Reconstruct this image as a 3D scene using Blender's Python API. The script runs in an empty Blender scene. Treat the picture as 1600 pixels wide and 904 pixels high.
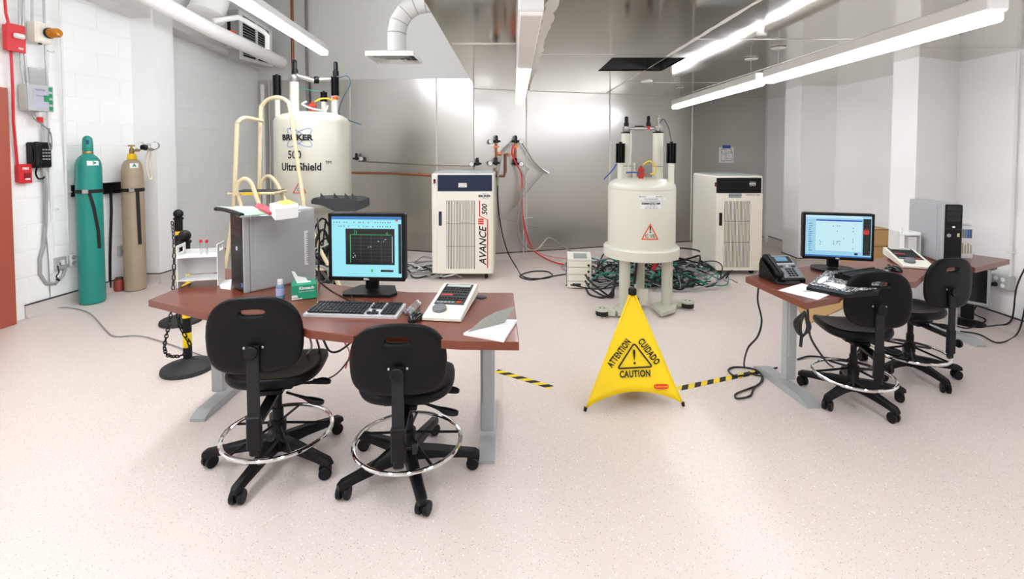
import bpy, bmesh, math, random
from mathutils import Vector, Matrix, Euler
random.seed(7)
sc = bpy.context.scene
COL = sc.collection
PI = math.pi

# ------------------------------------------------------------------ camera
F = 770.0                      # focal length in pixels of the 1600x904 frame
PITCH = math.radians(2.2)
CAMZ = 1.55
PY = 235 + F * math.tan(PITCH)  # principal point row
cam_d = bpy.data.cameras.new('camera')
cam_d.sensor_width = 36.0
cam_d.lens = 36.0 * F / 1600.0
cam_d.shift_y = -(452 - PY) / 1600.0
cam_d.clip_start = 0.05
cam = bpy.data.objects.new('camera', cam_d)
cam.location = (0, 0, CAMZ)
cam.rotation_euler = (PI / 2 - PITCH, 0, 0)
COL.objects.link(cam)
sc.camera = cam

# ------------------------------------------------------------------ exposure, world
sc.view_settings.view_transform = 'Standard'
sc.view_settings.look = 'None'
sc.view_settings.gamma = 1.0
sc.view_settings.use_curve_mapping = False
sc.view_settings.exposure = 0.04
LAMP = 26.0                    # emission of the linear lamp lenses
w = bpy.data.worlds.new('world'); sc.world = w
w.use_nodes = True
w.node_tree.nodes['Background'].inputs[0].default_value = (0.9, 0.95, 1, 1)
w.node_tree.nodes['Background'].inputs[1].default_value = 0.3

# ------------------------------------------------------------------ photo pixel -> place
_cp, _sp = math.cos(PITCH), math.sin(PITCH)
def ray(px, py):
    a = (px - 800) / F; b = -(py - PY) / F
    return Vector((a, _cp + b * _sp, b * _cp - _sp))
def at(px, py, Y):             # point seen at that pixel standing Y metres away
    d = ray(px, py); return Vector((0, 0, CAMZ)) + d * (Y / d.y)
def on(px, py, z=0.0):         # point seen at that pixel at height z
    d = ray(px, py); return Vector((0, 0, CAMZ)) + d * ((z - CAMZ) / d.z)
def zat(py, Y): return at(800, py, Y).z

# ------------------------------------------------------------------ materials
def lin(h):
    h = h.lstrip('#'); c = [int(h[i:i + 2], 16) / 255 for i in (0, 2, 4)]
    return tuple(x / 12.92 if x <= .04045 else ((x + .055) / 1.055) ** 2.4 for x in c) + (1,)
_M = {}
def mat(name, col='#808080', rough=.5, metal=0., emit=0., bump=0., bscale=60., var=0., vscale=4., coat=0., trans=0., spec=.5):
    if name in _M: return _M[name]
    m = bpy.data.materials.new(name); m.use_nodes = True
    nt = m.node_tree; b = nt.nodes['Principled BSDF']
    c = lin(col)
    b.inputs['Base Color'].default_value = c
    b.inputs['Roughness'].default_value = rough
    b.inputs['Metallic'].default_value = metal
    b.inputs['Coat Weight'].default_value = coat
    b.inputs['Coat Roughness'].default_value = .1
    b.inputs['Transmission Weight'].default_value = trans
    b.inputs['Specular IOR Level'].default_value = spec
    if emit:
        if name.startswith('screen') or name.startswith('phone_lcd'): b.inputs['Base Color'].default_value = (.01, .01, .01, 1)
        b.inputs['Emission Color'].default_value = c
        b.inputs['Emission Strength'].default_value = emit
    tc = nt.nodes.new('ShaderNodeTexCoord')
    if var:
        n = nt.nodes.new('ShaderNodeTexNoise'); n.inputs['Scale'].default_value = vscale; n.inputs['Detail'].default_value = 4
        nt.links.new(tc.outputs['Object'], n.inputs['Vector'])
        mx = nt.nodes.new('ShaderNodeMix'); mx.data_type = 'RGBA'
        mx.inputs[6].default_value = tuple(x * (1 - var) for x in c[:3]) + (1,)
        mx.inputs[7].default_value = tuple(min(1, x * (1 + var * .6)) for x in c[:3]) + (1,)
        nt.links.new(n.outputs['Fac'], mx.inputs[0]); nt.links.new(mx.outputs[2], b.inputs['Base Color'])
    if bump:
        n = nt.nodes.new('ShaderNodeTexNoise'); n.inputs['Scale'].default_value = bscale; n.inputs['Detail'].default_value = 3
        nt.links.new(tc.outputs['Object'], n.inputs['Vector'])
        bp = nt.nodes.new('ShaderNodeBump'); bp.inputs['Strength'].default_value = bump; bp.inputs['Distance'].default_value = .004
        nt.links.new(n.outputs['Fac'], bp.inputs['Height']); nt.links.new(bp.outputs['Normal'], b.inputs['Normal'])
    _M[name] = m
    return m

def speckle(name, base, cols, rough=.4, scale=140., thr=.1, mottle=.03):
    if name in _M: return _M[name]
    m = bpy.data.materials.new(name); m.use_nodes = True
    nt = m.node_tree; b = nt.nodes['Principled BSDF']
    b.inputs['Roughness'].default_value = rough
    tc = nt.nodes.new('ShaderNodeTexCoord')
    n = nt.nodes.new('ShaderNodeTexNoise'); n.inputs['Scale'].default_value = 1.3; n.inputs['Detail'].default_value = 5
    nt.links.new(tc.outputs['Object'], n.inputs['Vector'])
    c = lin(base)
    mx = nt.nodes.new('ShaderNodeMix'); mx.data_type = 'RGBA'
    mx.inputs[6].default_value = tuple(x * (1 - mottle * 2) for x in c[:3]) + (1,)
    mx.inputs[7].default_value = tuple(min(1, x * (1 + mottle)) for x in c[:3]) + (1,)
    nt.links.new(n.outputs['Fac'], mx.inputs[0])
    prev = mx.outputs[2]
    for i, (cc, sc_, th) in enumerate(cols):
        v = nt.nodes.new('ShaderNodeTexVoronoi'); v.inputs['Scale'].default_value = sc_
        mp = nt.nodes.new('ShaderNodeMapping'); mp.inputs['Location'].default_value = (i * 3.3, i * 1.7, 0)
        nt.links.new(tc.outputs['Object'], mp.inputs['Vector']); nt.links.new(mp.outputs['Vector'], v.inputs['Vector'])
        # keep only some cells: random cell colour gates the fleck
        sep = nt.nodes.new('ShaderNodeSeparateColor'); nt.links.new(v.outputs['Color'], sep.inputs[0])
        g = nt.nodes.new('ShaderNodeMath'); g.operation = 'MULTIPLY'; g.inputs[1].default_value = th
        nt.links.new(sep.outputs[0], g.inputs[0])
        lt = nt.nodes.new('ShaderNodeMath'); lt.operation = 'LESS_THAN'
        nt.links.new(v.outputs['Distance'], lt.inputs[0]); nt.links.new(g.outputs[0], lt.inputs[1])
        k = nt.nodes.new('ShaderNodeMix'); k.data_type = 'RGBA'
        k.inputs[7].default_value = lin(cc)
        nt.links.new(lt.outputs[0], k.inputs[0]); nt.links.new(prev, k.inputs[6]); prev = k.outputs[2]
    nt.links.new(prev, b.inputs['Base Color'])
    _M[name] = m
    return m

def sheet(name, col, rough, rvar, vscale, cvar=.12, stretch=(1, 1, 1), bump=.02):
    """rolled aluminium sheet: mottled gloss, faint stains and waviness"""
    m = bpy.data.materials.new(name); m.use_nodes = True
    nt = m.node_tree; b = nt.nodes['Principled BSDF']; b.inputs['Metallic'].default_value = 1
    tc = nt.nodes.new('ShaderNodeTexCoord'); mp = nt.nodes.new('ShaderNodeMapping'); mp.inputs['Scale'].default_value = stretch
    nt.links.new(tc.outputs['Object'], mp.inputs['Vector'])
    n = nt.nodes.new('ShaderNodeTexNoise'); n.inputs['Scale'].default_value = vscale; n.inputs['Detail'].default_value = 6
    nt.links.new(mp.outputs['Vector'], n.inputs['Vector'])
    mr = nt.nodes.new('ShaderNodeMapRange'); mr.inputs['From Min'].default_value = .3; mr.inputs['From Max'].default_value = .7
    mr.inputs['To Min'].default_value = rough - rvar; mr.inputs['To Max'].default_value = rough + rvar
    nt.links.new(n.outputs['Fac'], mr.inputs['Value']); nt.links.new(mr.outputs['Result'], b.inputs['Roughness'])
    n2 = nt.nodes.new('ShaderNodeTexNoise'); n2.inputs['Scale'].default_value = vscale * .6; n2.inputs['Detail'].default_value = 5
    nt.links.new(tc.outputs['Object'], n2.inputs['Vector'])
    c = lin(col); mx = nt.nodes.new('ShaderNodeMix'); mx.data_type = 'RGBA'
    mx.inputs[6].default_value = (c[0] * (1 - cvar), c[1] * (1 - cvar * 1.05), c[2] * (1 - cvar * 1.25), 1); mx.inputs[7].default_value = c
    nt.links.new(n2.outputs['Fac'], mx.inputs[0]); nt.links.new(mx.outputs[2], b.inputs['Base Color'])
    bp = nt.nodes.new('ShaderNodeBump'); bp.inputs['Strength'].default_value = bump; bp.inputs['Distance'].default_value = .05
    n3 = nt.nodes.new('ShaderNodeTexNoise'); n3.inputs['Scale'].default_value = 1.1; n3.inputs['Detail'].default_value = 1
    nt.links.new(tc.outputs['Object'], n3.inputs['Vector'])
    nt.links.new(n3.outputs['Fac'], bp.inputs['Height']); nt.links.new(bp.outputs['Normal'], b.inputs['Normal'])
    _M[name] = m; return m

def stripes(name, a, b_, freq, slant=1.0):
    m = bpy.data.materials.new(name); m.use_nodes = True
    nt = m.node_tree; b = nt.nodes['Principled BSDF']; b.inputs['Roughness'].default_value = .65
    tc = nt.nodes.new('ShaderNodeTexCoord'); sp = nt.nodes.new('ShaderNodeSeparateXYZ'); nt.links.new(tc.outputs['Object'], sp.inputs[0])
    m1 = nt.nodes.new('ShaderNodeMath'); m1.operation = 'MULTIPLY_ADD'; m1.inputs[1].default_value = slant
    nt.links.new(sp.outputs['Y'], m1.inputs[0]); nt.links.new(sp.outputs['X'], m1.inputs[2])
    m2 = nt.nodes.new('ShaderNodeMath'); m2.operation = 'MULTIPLY'; m2.inputs[1].default_value = freq; nt.links.new(m1.outputs[0], m2.inputs[0])
    m3 = nt.nodes.new('ShaderNodeMath'); m3.operation = 'FRACT'; nt.links.new(m2.outputs[0], m3.inputs[0])
    m4 = nt.nodes.new('ShaderNodeMath'); m4.operation = 'GREATER_THAN'; m4.inputs[1].default_value = .5; nt.links.new(m3.outputs[0], m4.inputs[0])
    mx = nt.nodes.new('ShaderNodeMix'); mx.data_type = 'RGBA'; mx.inputs[6].default_value = lin(a); mx.inputs[7].default_value = lin(b_)
    nt.links.new(m4.outputs[0], mx.inputs[0]); nt.links.new(mx.outputs[2], b.inputs['Base Color'])
    _M[name] = m; return m

WHITE = mat('white_paint', '#f9f9f8', .6, bump=.05, bscale=25)
BLOCK = mat('block_paint', '#f9faf9', .45, bump=.25, bscale=35)
CEIL = mat('upper_paint', '#e4e4e1', .7)
FLOOR = speckle('floor_vinyl', '#ded2ca', [('#a0938b', 95, .24), ('#bd9a84', 80, .18), ('#f4efe9', 70, .25), ('#6d625c', 52, .09)], .38)
COVE = mat('cove_vinyl', '#cfc6c0', .5, var=.05)
SHEET = sheet('aluminium_wall_sheet', '#cfcdc9', .32, .05, 1.7, .10, (1, 1, .35), .03)
SHEETC = sheet('aluminium_ceiling_sheet', '#dcd8d1', .10, .05, 1.5, .20, (1, 1, 1), .05)
SEAL = mat('white_sealant', '#dedbd4', .7, bump=.3, bscale=40)
BLACK = mat('black_plastic', '#090a0a', .42, spec=.28)
BLACKM = mat('black_matte', '#101111', .7)
SEATB = mat('black_polyurethane', '#070707', .42, bump=.12, bscale=90, spec=.22)
DARK = mat('dark_grey_plastic', '#35393b', .5)
CHROME = mat('chrome', '#e8e8e8', .08, 1)
STEEL = mat('steel', '#b9b9b6', .28, 1)
BRASS = mat('brass', '#a88d5c', .35, 1)
COPPER = mat('copper', '#c07b55', .3, 1, var=.15)
GREYM = mat('silver_paint', '#b0b4b4', .4, .15)
CONDUIT = mat('conduit_grey', '#b4b8b8', .35, .5)
PIPEW = mat('white_pipe_paint', '#ededea', .5)
CREAM = mat('cream_enamel', '#dddbcd', .3, coat=.3)
CREAM2 = mat('cream_cabinet', '#f1ede0', .35)
CREAMG = mat('greyish_cream', '#c4c4b3', .4)
NAVY = mat('navy_print', '#14213f', .35)
RED = mat('red_paint', '#d3262c', .4)
ORANGE = mat('orange_print', '#ee5a24', .5)
YEL = mat('yellow_plastic', '#f6cf0a', .45)
WOOD = mat('cherry_laminate', '#73351f', .30, var=.10, vscale=9, coat=.15)
WOODE = mat('cherry_edge', '#6c301e', .35)
WHITEP = mat('white_plastic', '#f1f1ee', .35)
PAPER = mat('paper', '#f7f6f3', .8)
CARD = mat('cardboard', '#c7a06a', .8, var=.06)
CABLE = mat('black_cable', '#141414', .5)
GLASSW = mat('frosted_acrylic', '#f5f5f2', .25, trans=.35)

# ------------------------------------------------------------------ mesh builder
class MB:
    def __init__(s): s.v = []; s.f = []; s.mi = []
    def add(s, vs, fs, mi=0):
        o = len(s.v); s.v += [tuple(v) for v in vs]
        for f in fs: s.f.append([i + o for i in f]); s.mi.append(mi)
        return s
    def box(s, c, d, rot=None, bev=0., mi=0):
        hx, hy, hz = d[0] / 2, d[1] / 2, d[2] / 2
        R = Euler(rot).to_matrix() if rot else None
        c = Vector(c)
        if bev <= 0:
            vs = [Vector((x, y, z)) for x in (-hx, hx) for y in (-hy, hy) for z in (-hz, hz)]
            fs = [(0, 1, 3, 2), (4, 6, 7, 5), (0, 4, 5, 1), (2, 3, 7, 6), (0, 2, 6, 4), (1, 5, 7, 3)]
        else:
            bev = min(bev, hx * .98, hy * .98, hz * .98)
            vs = []; idx = {}
            for sx in (-1, 1):
                for sy in (-1, 1):
                    for sz in (-1, 1):
                        for ax in range(3):
                            p = [sx * (hx - bev), sy * (hy - bev), sz * (hz - bev)]
                            p[ax] = (sx * hx, sy * hy, sz * hz)[ax]
                            idx[(sx, sy, sz, ax)] = len(vs); vs.append(Vector(p))
            fs = []
            for sx in (-1, 1):
                fs.append([idx[(sx, a, b, 0)] for a, b in ((-1, -1), (1, -1), (1, 1), (-1, 1))][::sx])
                fs.append([idx[(a, sx, b, 1)] for a, b in ((-1, -1), (-1, 1), (1, 1), (1, -1))][::sx])
                fs.append([idx[(a, b, sx, 2)] for a, b in ((-1, -1), (1, -1), (1, 1), (-1, 1))][::sx])
            for a in (-1, 1):
                for b in (-1, 1):
                    fs.append([idx[(a, b, -1, 0)], idx[(a, b, 1, 0)], idx[(a, b, 1, 1)], idx[(a, b, -1, 1)]])
                    fs.append([idx[(a, -1, b, 0)], idx[(a, 1, b, 0)], idx[(a, 1, b, 2)], idx[(a, -1, b, 2)]])
                    fs.append([idx[(-1, a, b, 1)], idx[(1, a, b, 1)], idx[(1, a, b, 2)], idx[(-1, a, b, 2)]])
                    for d_ in (-1, 1): fs.append([idx[(a, b, d_, 0)], idx[(a, b, d_, 1)], idx[(a, b, d_, 2)]])
        s.add([(R @ v if R else v) + c for v in vs], fs, mi); return s
    def prism(s, poly, z0, z1, mi=0, mp=None):
        n = len(poly); mp = mp or (lambda x, y, z: (x, y, z))
        vs = [mp(x, y, z0) for x, y in poly] + [mp(x, y, z1) for x, y in poly]
        fs = [list(range(n))[::-1], list(range(n, 2 * n))] + [[i, (i + 1) % n, (i + 1) % n + n, i + n] for i in range(n)]
        return s.add(vs, fs, mi)
    def lathe(s, prof, c=(0, 0, 0), axis=None, seg=24, mi=0, cap=True):
        """prof: (r, z) list along axis (default +z)"""
        c = Vector(c); R = Vector((0, 0, 1)).rotation_difference(Vector(axis).normalized()).to_matrix() if axis is not None else None
        vs = []; n = len(prof)
        for r, z in prof:
            for k in range(seg):
                a = 2 * PI * k / seg; v = Vector((r * math.cos(a), r * math.sin(a), z)); vs.append((R @ v if R else v) + c)
        fs = [[i * seg + k, i * seg + (k + 1) % seg, (i + 1) * seg + (k + 1) % seg, (i + 1) * seg + k] for i in range(n - 1) for k in range(seg)]
        if cap:
            if prof[0][0] > 1e-5: fs.append(list(range(seg))[::-1])
            if prof[-1][0] > 1e-5: fs.append(list(range((n - 1) * seg, n * seg)))
        return s.add(vs, fs, mi)
    def cyl(s, p0, p1, r0, r1=None, seg=16, mi=0):
        p0, p1 = Vector(p0), Vector(p1); d = p1 - p0
        return s.lathe([(r0, 0), (r0 if r1 is None else r1, d.length)], p0, d, seg, mi)
    def ball(s, c, r, seg=16, rings=9, mi=0, sc_=(1, 1, 1)):
        c = Vector(c); vs = []
        for i in range(rings + 1):
            t = -PI / 2 + PI * i / rings
            for k in range(seg):
                a = 2 * PI * k / seg
                vs.append((c.x + r * sc_[0] * math.cos(t) * math.cos(a), c.y + r * sc_[1] * math.cos(t) * math.sin(a), c.z + r * sc_[2] * math.sin(t)))
        fs = [[i * seg + k, i * seg + (k + 1) % seg, (i + 1) * seg + (k + 1) % seg, (i + 1) * seg + k] for i in range(rings) for k in range(seg)]
        return s.add(vs, fs, mi)
    def tube(s, path, r, seg=8, closed=False, mi=0, flat=None):
        """round tube along a list of points; flat=(w,t) gives a rectangular bar instead"""
        P = [Vector(p) for p in path]; n = len(P)
        if n < 2: return s
        T = []
        for i in range(n):
            a = P[(i - 1) % n] if (closed or i > 0) else P[i]; b = P[(i + 1) % n] if (closed or i < n - 1) else P[i]
            d = b - a; T.append(d.normalized() if d.length > 1e-9 else Vector((0, 0, 1)))
        up = Vector((0, 0, 1)) if abs(T[0].z) < .9 else Vector((1, 0, 0))
        N = (up - T[0] * up.dot(T[0])).normalized(); vs = []
        rr = r if isinstance(r, (list, tuple)) else [r] * n
        for i in range(n):
            N = (N - T[i] * N.dot(T[i]))
            N = N.normalized() if N.length > 1e-6 else T[i].orthogonal().normalized()
            B = T[i].cross(N)
            if flat:
                w_, t_ = flat
                for a, b in ((-1, -1), (1, -1), (1, 1), (-1, 1)): vs.append(P[i] + B * (a * w_ / 2) + N * (b * t_ / 2))
            else:
                for k in range(seg):
                    a = 2 * PI * k / seg; vs.append(P[i] + (N * math.cos(a) + B * math.sin(a)) * rr[i])
        g = 4 if flat else seg; m = n if closed else n - 1
        fs = [[i * g + k, i * g + (k + 1) % g, ((i + 1) % n) * g + (k + 1) % g, ((i + 1) % n) * g + k] for i in range(m) for k in range(g)]
        if not closed: fs += [list(range(g))[::-1], list(range((n - 1) * g, n * g))]
        return s.add(vs, fs, mi)
    def torus(s, c, R, r, seg=40, sub=10, axis=None, mi=0):
        c = Vector(c); q = Vector((0, 0, 1)).rotation_difference(Vector(axis).normalized()).to_matrix() if axis is not None else Matrix.Identity(3)
        return s.tube([c + q @ Vector((R * math.cos(2 * PI * k / seg), R * math.sin(2 * PI * k / seg), 0)) for k in range(seg)], r, sub, True, mi)
    def mesh(s, name, mats, smooth=35):
        me = bpy.data.meshes.new(name); me.from_pydata(s.v, [], s.f)
        ms = mats if isinstance(mats, (list, tuple)) else [mats]
        for m in ms: me.materials.append(m)
        if len(ms) > 1: me.polygons.foreach_set('material_index', s.mi)
        bm = bmesh.new(); bm.from_mesh(me)
        bmesh.ops.remove_doubles(bm, verts=bm.verts, dist=1e-6)
        bmesh.ops.recalc_face_normals(bm, faces=bm.faces); bm.to_mesh(me); bm.free()
        if smooth:
            me.shade_smooth(); me.set_sharp_from_angle(angle=math.radians(smooth))
        me.update(); return me
    def build(s, name, mats, parent=None, smooth=35, loc=None, rot=None):
        o = bpy.data.objects.new(name, s.mesh(name, mats, smooth)); COL.objects.link(o)
        if parent: o.parent = parent
        if loc is not None: o.location = loc
        if rot is not None: o.rotation_euler = rot
        return o

def tag(o, label=None, cat=None, group=None, kind=None):
    if label: o['label'] = label
    if cat: o['category'] = cat
    if group: o['group'] = group
    if kind: o['kind'] = kind
    return o
def empty(name, loc=(0, 0, 0), rz=0., label=None, cat=None, group=None, kind=None, parent=None):
    o = bpy.data.objects.new(name, None); COL.objects.link(o); o.location = loc; o.rotation_euler = (0, 0, rz)
    o.empty_display_size = .05
    if parent: o.parent = parent
    return tag(o, label, cat, group, kind)
def inst(name, me, parent=None, loc=(0, 0, 0), rot=(0, 0, 0), scale=None):
    o = bpy.data.objects.new(name, me); COL.objects.link(o); o.location = loc; o.rotation_euler = rot
    if scale: o.scale = scale
    if parent: o.parent = parent
    return o
def copy_tree(o, parent=None):
    c = o.copy(); COL.objects.link(c); c.parent = parent
    for ch in list(o.children): copy_tree(ch, c)
    return c
def spline(pts, n=8):
    P = [Vector(p) for p in pts]; P = [P[0] * 2 - P[1]] + P + [P[-1] * 2 - P[-2]]; out = []
    for i in range(1, len(P) - 2):
        a, b, c, d = P[i - 1:i + 3]
        for k in range(n):
            t = k / n
            out.append(.5 * ((2 * b) + (c - a) * t + (2 * a - 5 * b + 4 * c - d) * t * t + (3 * b - a - 3 * c + d) * t ** 3))
    out.append(P[-2]); return out
def sq(n, a, b, e, cx=0., cy=0.):     # superellipse outline
    out = []
    for k in range(n):
        t = 2 * PI * k / n; c, s_ = math.cos(t), math.sin(t)
        out.append((cx + a * math.copysign(abs(c) ** (2 / e), c), cy + b * math.copysign(abs(s_) ** (2 / e), s_)))
    return out

def text(name, body, size, m, parent, mp, align='CENTER', bold=0., sx=1., shear=0., space=1.):
    """flat print: letters of the built-in font placed through mp(u, v) -> point"""
    cu = bpy.data.curves.new(name, 'FONT'); cu.body = body; cu.size = size; cu.offset = bold; cu.align_x = align; cu.align_y = 'CENTER'
    cu.shear = shear; cu.space_character = space; cu.resolution_u = 3
    o = bpy.data.objects.new('tmp_text', cu); COL.objects.link(o)
    bpy.context.view_layer.update()
    me = bpy.data.meshes.new_from_object(o.evaluated_get(bpy.context.evaluated_depsgraph_get()))
    bpy.data.objects.remove(o); bpy.data.curves.remove(cu)
    for v in me.vertices: v.co = Vector(mp(v.co.x * sx, v.co.y))
    me.materials.clear(); me.materials.append(m); me.name = name
    t = bpy.data.objects.new(name, me); COL.objects.link(t)
    if parent: t.parent = parent
    return t
def fr(y, x0=0., z0=0.):              # map for print on a face looking toward -Y
    return lambda u, v: (x0 + u, y, z0 + v)
def cable(name, pts, r, m, label, cat='cable', group=None, n=8, seg=6):
    o = MB().tube(spline(pts, n), r, seg).build(name, m)
    return tag(o, label, cat, group)
# ================================================================== the room
K = Vector((-.53, 6.85)); BL = Vector((-4.1, 8.0)); BR = Vector((4.25, 8.3))
LS = (BL.x + 4.51) / (8.0 - 4.45)
def lw(Y): return -4.51 + LS * (Y - 4.45)        # left wall face at depth Y
RX = 4.3; CZ = 2.40; HZ = 4.0; YB = -3.2

def struct(o): o['kind'] = 'structure'; return o
def slab(name, pts, z0, z1, m, parent=None):
    return MB().prism(pts, z0, z1).build(name, m, parent, smooth=0)

fl = struct(slab('floor', [(lw(YB) - .2, YB - .1), (RX + .2, YB - .1), (RX + .2, 8.6), (lw(8.6) - .2, 8.6)], -.08, 0, FLOOR))
# --- left wall: painted blocks, running bond
wl = struct(slab('wall_left', [(lw(YB) - .15, YB), (lw(YB), YB), (lw(8.05), 8.05), (lw(8.05) - .15, 8.05)], 0, HZ, BLOCK))
ang = math.atan2(1, LS)          # wall direction
u = Vector((LS, 1, 0)).normalized(); nrm = Vector((u.y, -u.x, 0))
BLN, BH = .50, .245
bme = MB().box((0, 0, 0), (BLN - .001, .016, BH - .006), bev=.003).mesh('block', BLOCK)
hme = MB().box((0, 0, 0), (BLN / 2 - .001, .016, BH - .006), bev=.003).mesh('half_block', BLOCK)
def wallp(Y, z, off=0.): return Vector((lw(Y), Y, z)) + nrm * off
Y0, Y1 = 3.55, 8.0
L = (Y1 - Y0) / u.y
for r in range(13):
    z = .125 + BH * (r + .5)
    s0 = 0 if r % 2 == 0 else -BLN / 2
    k = 0
    while s0 + k * BLN < L - .02:
        a = s0 + k * BLN; b = a + BLN; k += 1
        half = a < 0 or b > L + .01
        a2 = max(a, 0); c = a2 + (BLN / 2 if half else BLN) / 2
        if half and b > L + .01 and L - a < BLN / 2: continue
        p = Vector((lw(Y0), Y0, z)) + u * c - nrm * .004
        inst('block', hme if half else bme, wl, p, (0, 0, ang))
# --- back wall: white above, aluminium sheets below
def bw(x): return K.y + (BL.y - K.y) * (K.x - x) / (K.x - BL.x) if x < K.x else K.y + (BR.y - K.y) * (x - K.x) / (BR.x - K.x)
wb = struct(slab('wall_back', [(BL.x - .1, bw(BL.x - .1)), (K.x, K.y), (BR.x + .1, bw(BR.x + .1)), (BR.x + .1, 8.6), (BL.x - .1, 8.6)], 0, HZ, CEIL))
def panel_run(A, B, cuts, top0, top1):
    d = (B - A); ln = d.length; d = d / ln; n = Vector((d.y, -d.x)); 
    if n.y > 0: n = -n
    for i in range(len(cuts) - 1):
        a, b = cuts[i] + .003, cuts[i + 1] - .003
        za = top0 + (top1 - top0) * a / ln; zb = top0 + (top1 - top0) * b / ln
        P = [A + d * a, A + d * b]
        vs = []
        for off in (.001, .012):
            for p, zt in ((P[0], za), (P[1], zb)):
                q = p + n * off
                vs += [(q.x, q.y, .09), (q.x, q.y, zt)]
        MB().add(vs, [(0, 2, 3, 1), (4, 5, 7, 6), (0, 1, 5, 4), (2, 6, 7, 3), (1, 3, 7, 5), (0, 4, 6, 2)]).build('metal_panel', SHEET, wb, smooth=0)
        if i:
            q = A + d * cuts[i] + n * .012; zt = top0 + (top1 - top0) * cuts[i] / ln
            mb = MB()
            pts = []
            h = .09
            while h < zt: pts.append((q.x + d.x * random.uniform(-.003, .003), q.y, h)); h += .12
            pts.append((q.x, q.y, zt))
            mb.tube(pts, [random.uniform(.008, .013) for _ in pts], 6); mb.build('sealant_seam', SEAL, wb)
def cut_at(A, B, pxs):
    out = []
    d = B - A
    for px in pxs:
        k = (px - 800) / F      # X = k*Y on the wall line
        t = (k * A.y - A.x) / (d.x - k * d.y); out.append(t * d.length)
    return out
lnL = (BL - K).length; lnR = (BR - K).length
cl = [0] + sorted(cut_at(K, BL, [683, 549, 423])) + [lnL]
panel_run(K, BL, cl, 2.545, 2.68)
cr = [0] + sorted(cut_at(K, BR, [822, 952, 1080])) + [lnR]
panel_run(K, BR, cr, CZ, CZ)
# --- right wall, front wall behind the viewer
wr = struct(slab('wall_right', [(RX, YB), (RX + .15, YB), (RX + .15, 8.5), (RX, 8.5)], 0, HZ, WHITE))
struct(slab('wall_front', [(lw(YB) - .2, YB - .12), (RX + .15, YB - .12), (RX + .15, YB), (lw(YB) - .2, YB)], 0, HZ, WHITE))
def pilaster(pts, name, z1=CZ):
    return struct(slab(name, pts, 0, z1, WHITE))
pilaster([(3.80, 6.50), (RX, 6.56), (RX, 6.95), (3.80, 6.88)], 'wall_column_1')
pilaster([(3.69, 4.50), (RX, 4.76), (RX, 5.0), (3.69, 4.80)], 'wall_column_2')
pL = Vector((lw(5.69), 5.69))
struct(slab('wall_column_3', [(pL.x - .05, 5.69), (-4.10, 5.69), (-4.07, 5.97), (lw(5.97) - .05, 5.97)], 0, HZ, BLOCK))
# --- baseboards: coved vinyl with a dark top line
LINE = mat('dark_caulk', '#3a3735', .7)
def base(name, a, b, side, h=.115):
    a, b = Vector(a), Vector(b); d = (b - a).normalized(); n = Vector((d.y, -d.x)) * side
    prof = [(.0, 0), (.05, 0), (.028, .012), (.016, .035), (.014, h), (0, h)]
    vs = []
    for p in (a, b):
        for o_, z in prof: q = p + n * o_; vs.append((q.x, q.y, z))
    m = len(prof)
    fs = [[i, (i + 1) % m, (i + 1) % m + m, i + m] for i in range(m)] + [list(range(m)), list(range(m, 2 * m))]
    o = struct(MB().add(vs, fs).build(name, COVE, smooth=40))
    vs = []
    for p in (a, b):
        for o_, z in ((.0, h), (.0155, h), (.0155, h + .010), (.0, h + .010)): q = p + n * o_; vs.append((q.x, q.y, z))
    MB().add(vs, [(0, 1, 5, 4), (1, 2, 6, 5), (2, 3, 7, 6), (0, 4, 7, 3), (0, 3, 2, 1), (4, 5, 6, 7)]).build('top_line', LINE, o, smooth=0)
base('baseboard_left', (lw(4.5), 4.5), (lw(5.68), 5.68), 1)
base('baseboard_left', (lw(5.98), 5.98), (lw(7.95), 7.95), 1)
base('baseboard_pillar', (pL.x, 5.69), (-4.10, 5.69), 1)
base('baseboard_pillar', (-4.10, 5.69), (-4.07, 5.97), 1)
base('baseboard_right', (RX, 8.2), (RX, 6.95), 1)
base('baseboard_right', (RX, 6.56), (RX, 5.0), 1)
base('baseboard_right', (RX, 4.76), (RX, YB + .05), 1)
base('baseboard_column', (3.80, 6.88), (3.80, 6.50), 1)
base('baseboard_column', (3.80, 6.50), (RX, 6.56), 1)
base('baseboard_column', (3.69, 4.80), (3.69, 4.50), 1)
base('baseboard_column', (3.69, 4.50), (RX, 4.76), 1)
base('baseboard_back', (BL.x, BL.y - .012), (K.x, K.y - .012), 1, .09)
base('baseboard_back', (K.x, K.y - .012), (BR.x, BR.y - .012), 1, .09)
# --- high ceiling over the block wall, its soffit, fascia of the lower ceiling
ch = struct(slab('ceiling_high', [(lw(YB) - .2, YB - .1), (-.38, YB - .1), (-.38, 8.5), (lw(8.5) - .2, 8.5)], HZ, HZ + .1, CEIL))
MB().add([(lw(3.6) - .05, 3.6, 3.24), (lw(3.6) + .24, 3.6, 3.24), (lw(7.98) + .24, 7.98, 2.86), (lw(7.98) - .05, 7.98, 2.86),
          (lw(3.6) - .05, 3.6, 3.62), (lw(3.6) + .24, 3.6, 3.62), (lw(7.98) + .24, 7.98, 3.62), (lw(7.98) - .05, 7.98, 3.62)],
         [(0, 1, 2, 3), (4, 7, 6, 5), (0, 4, 5, 1), (1, 5, 6, 2), (2, 6, 7, 3), (0, 3, 7, 4)]).build('soffit', CEIL, ch, smooth=0)
struct(slab('wall_fascia', [(-.47, YB), (-.40, YB), (-.40, 8.2), (-.47, 8.2)], CZ - .0, HZ, CEIL))
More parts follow.
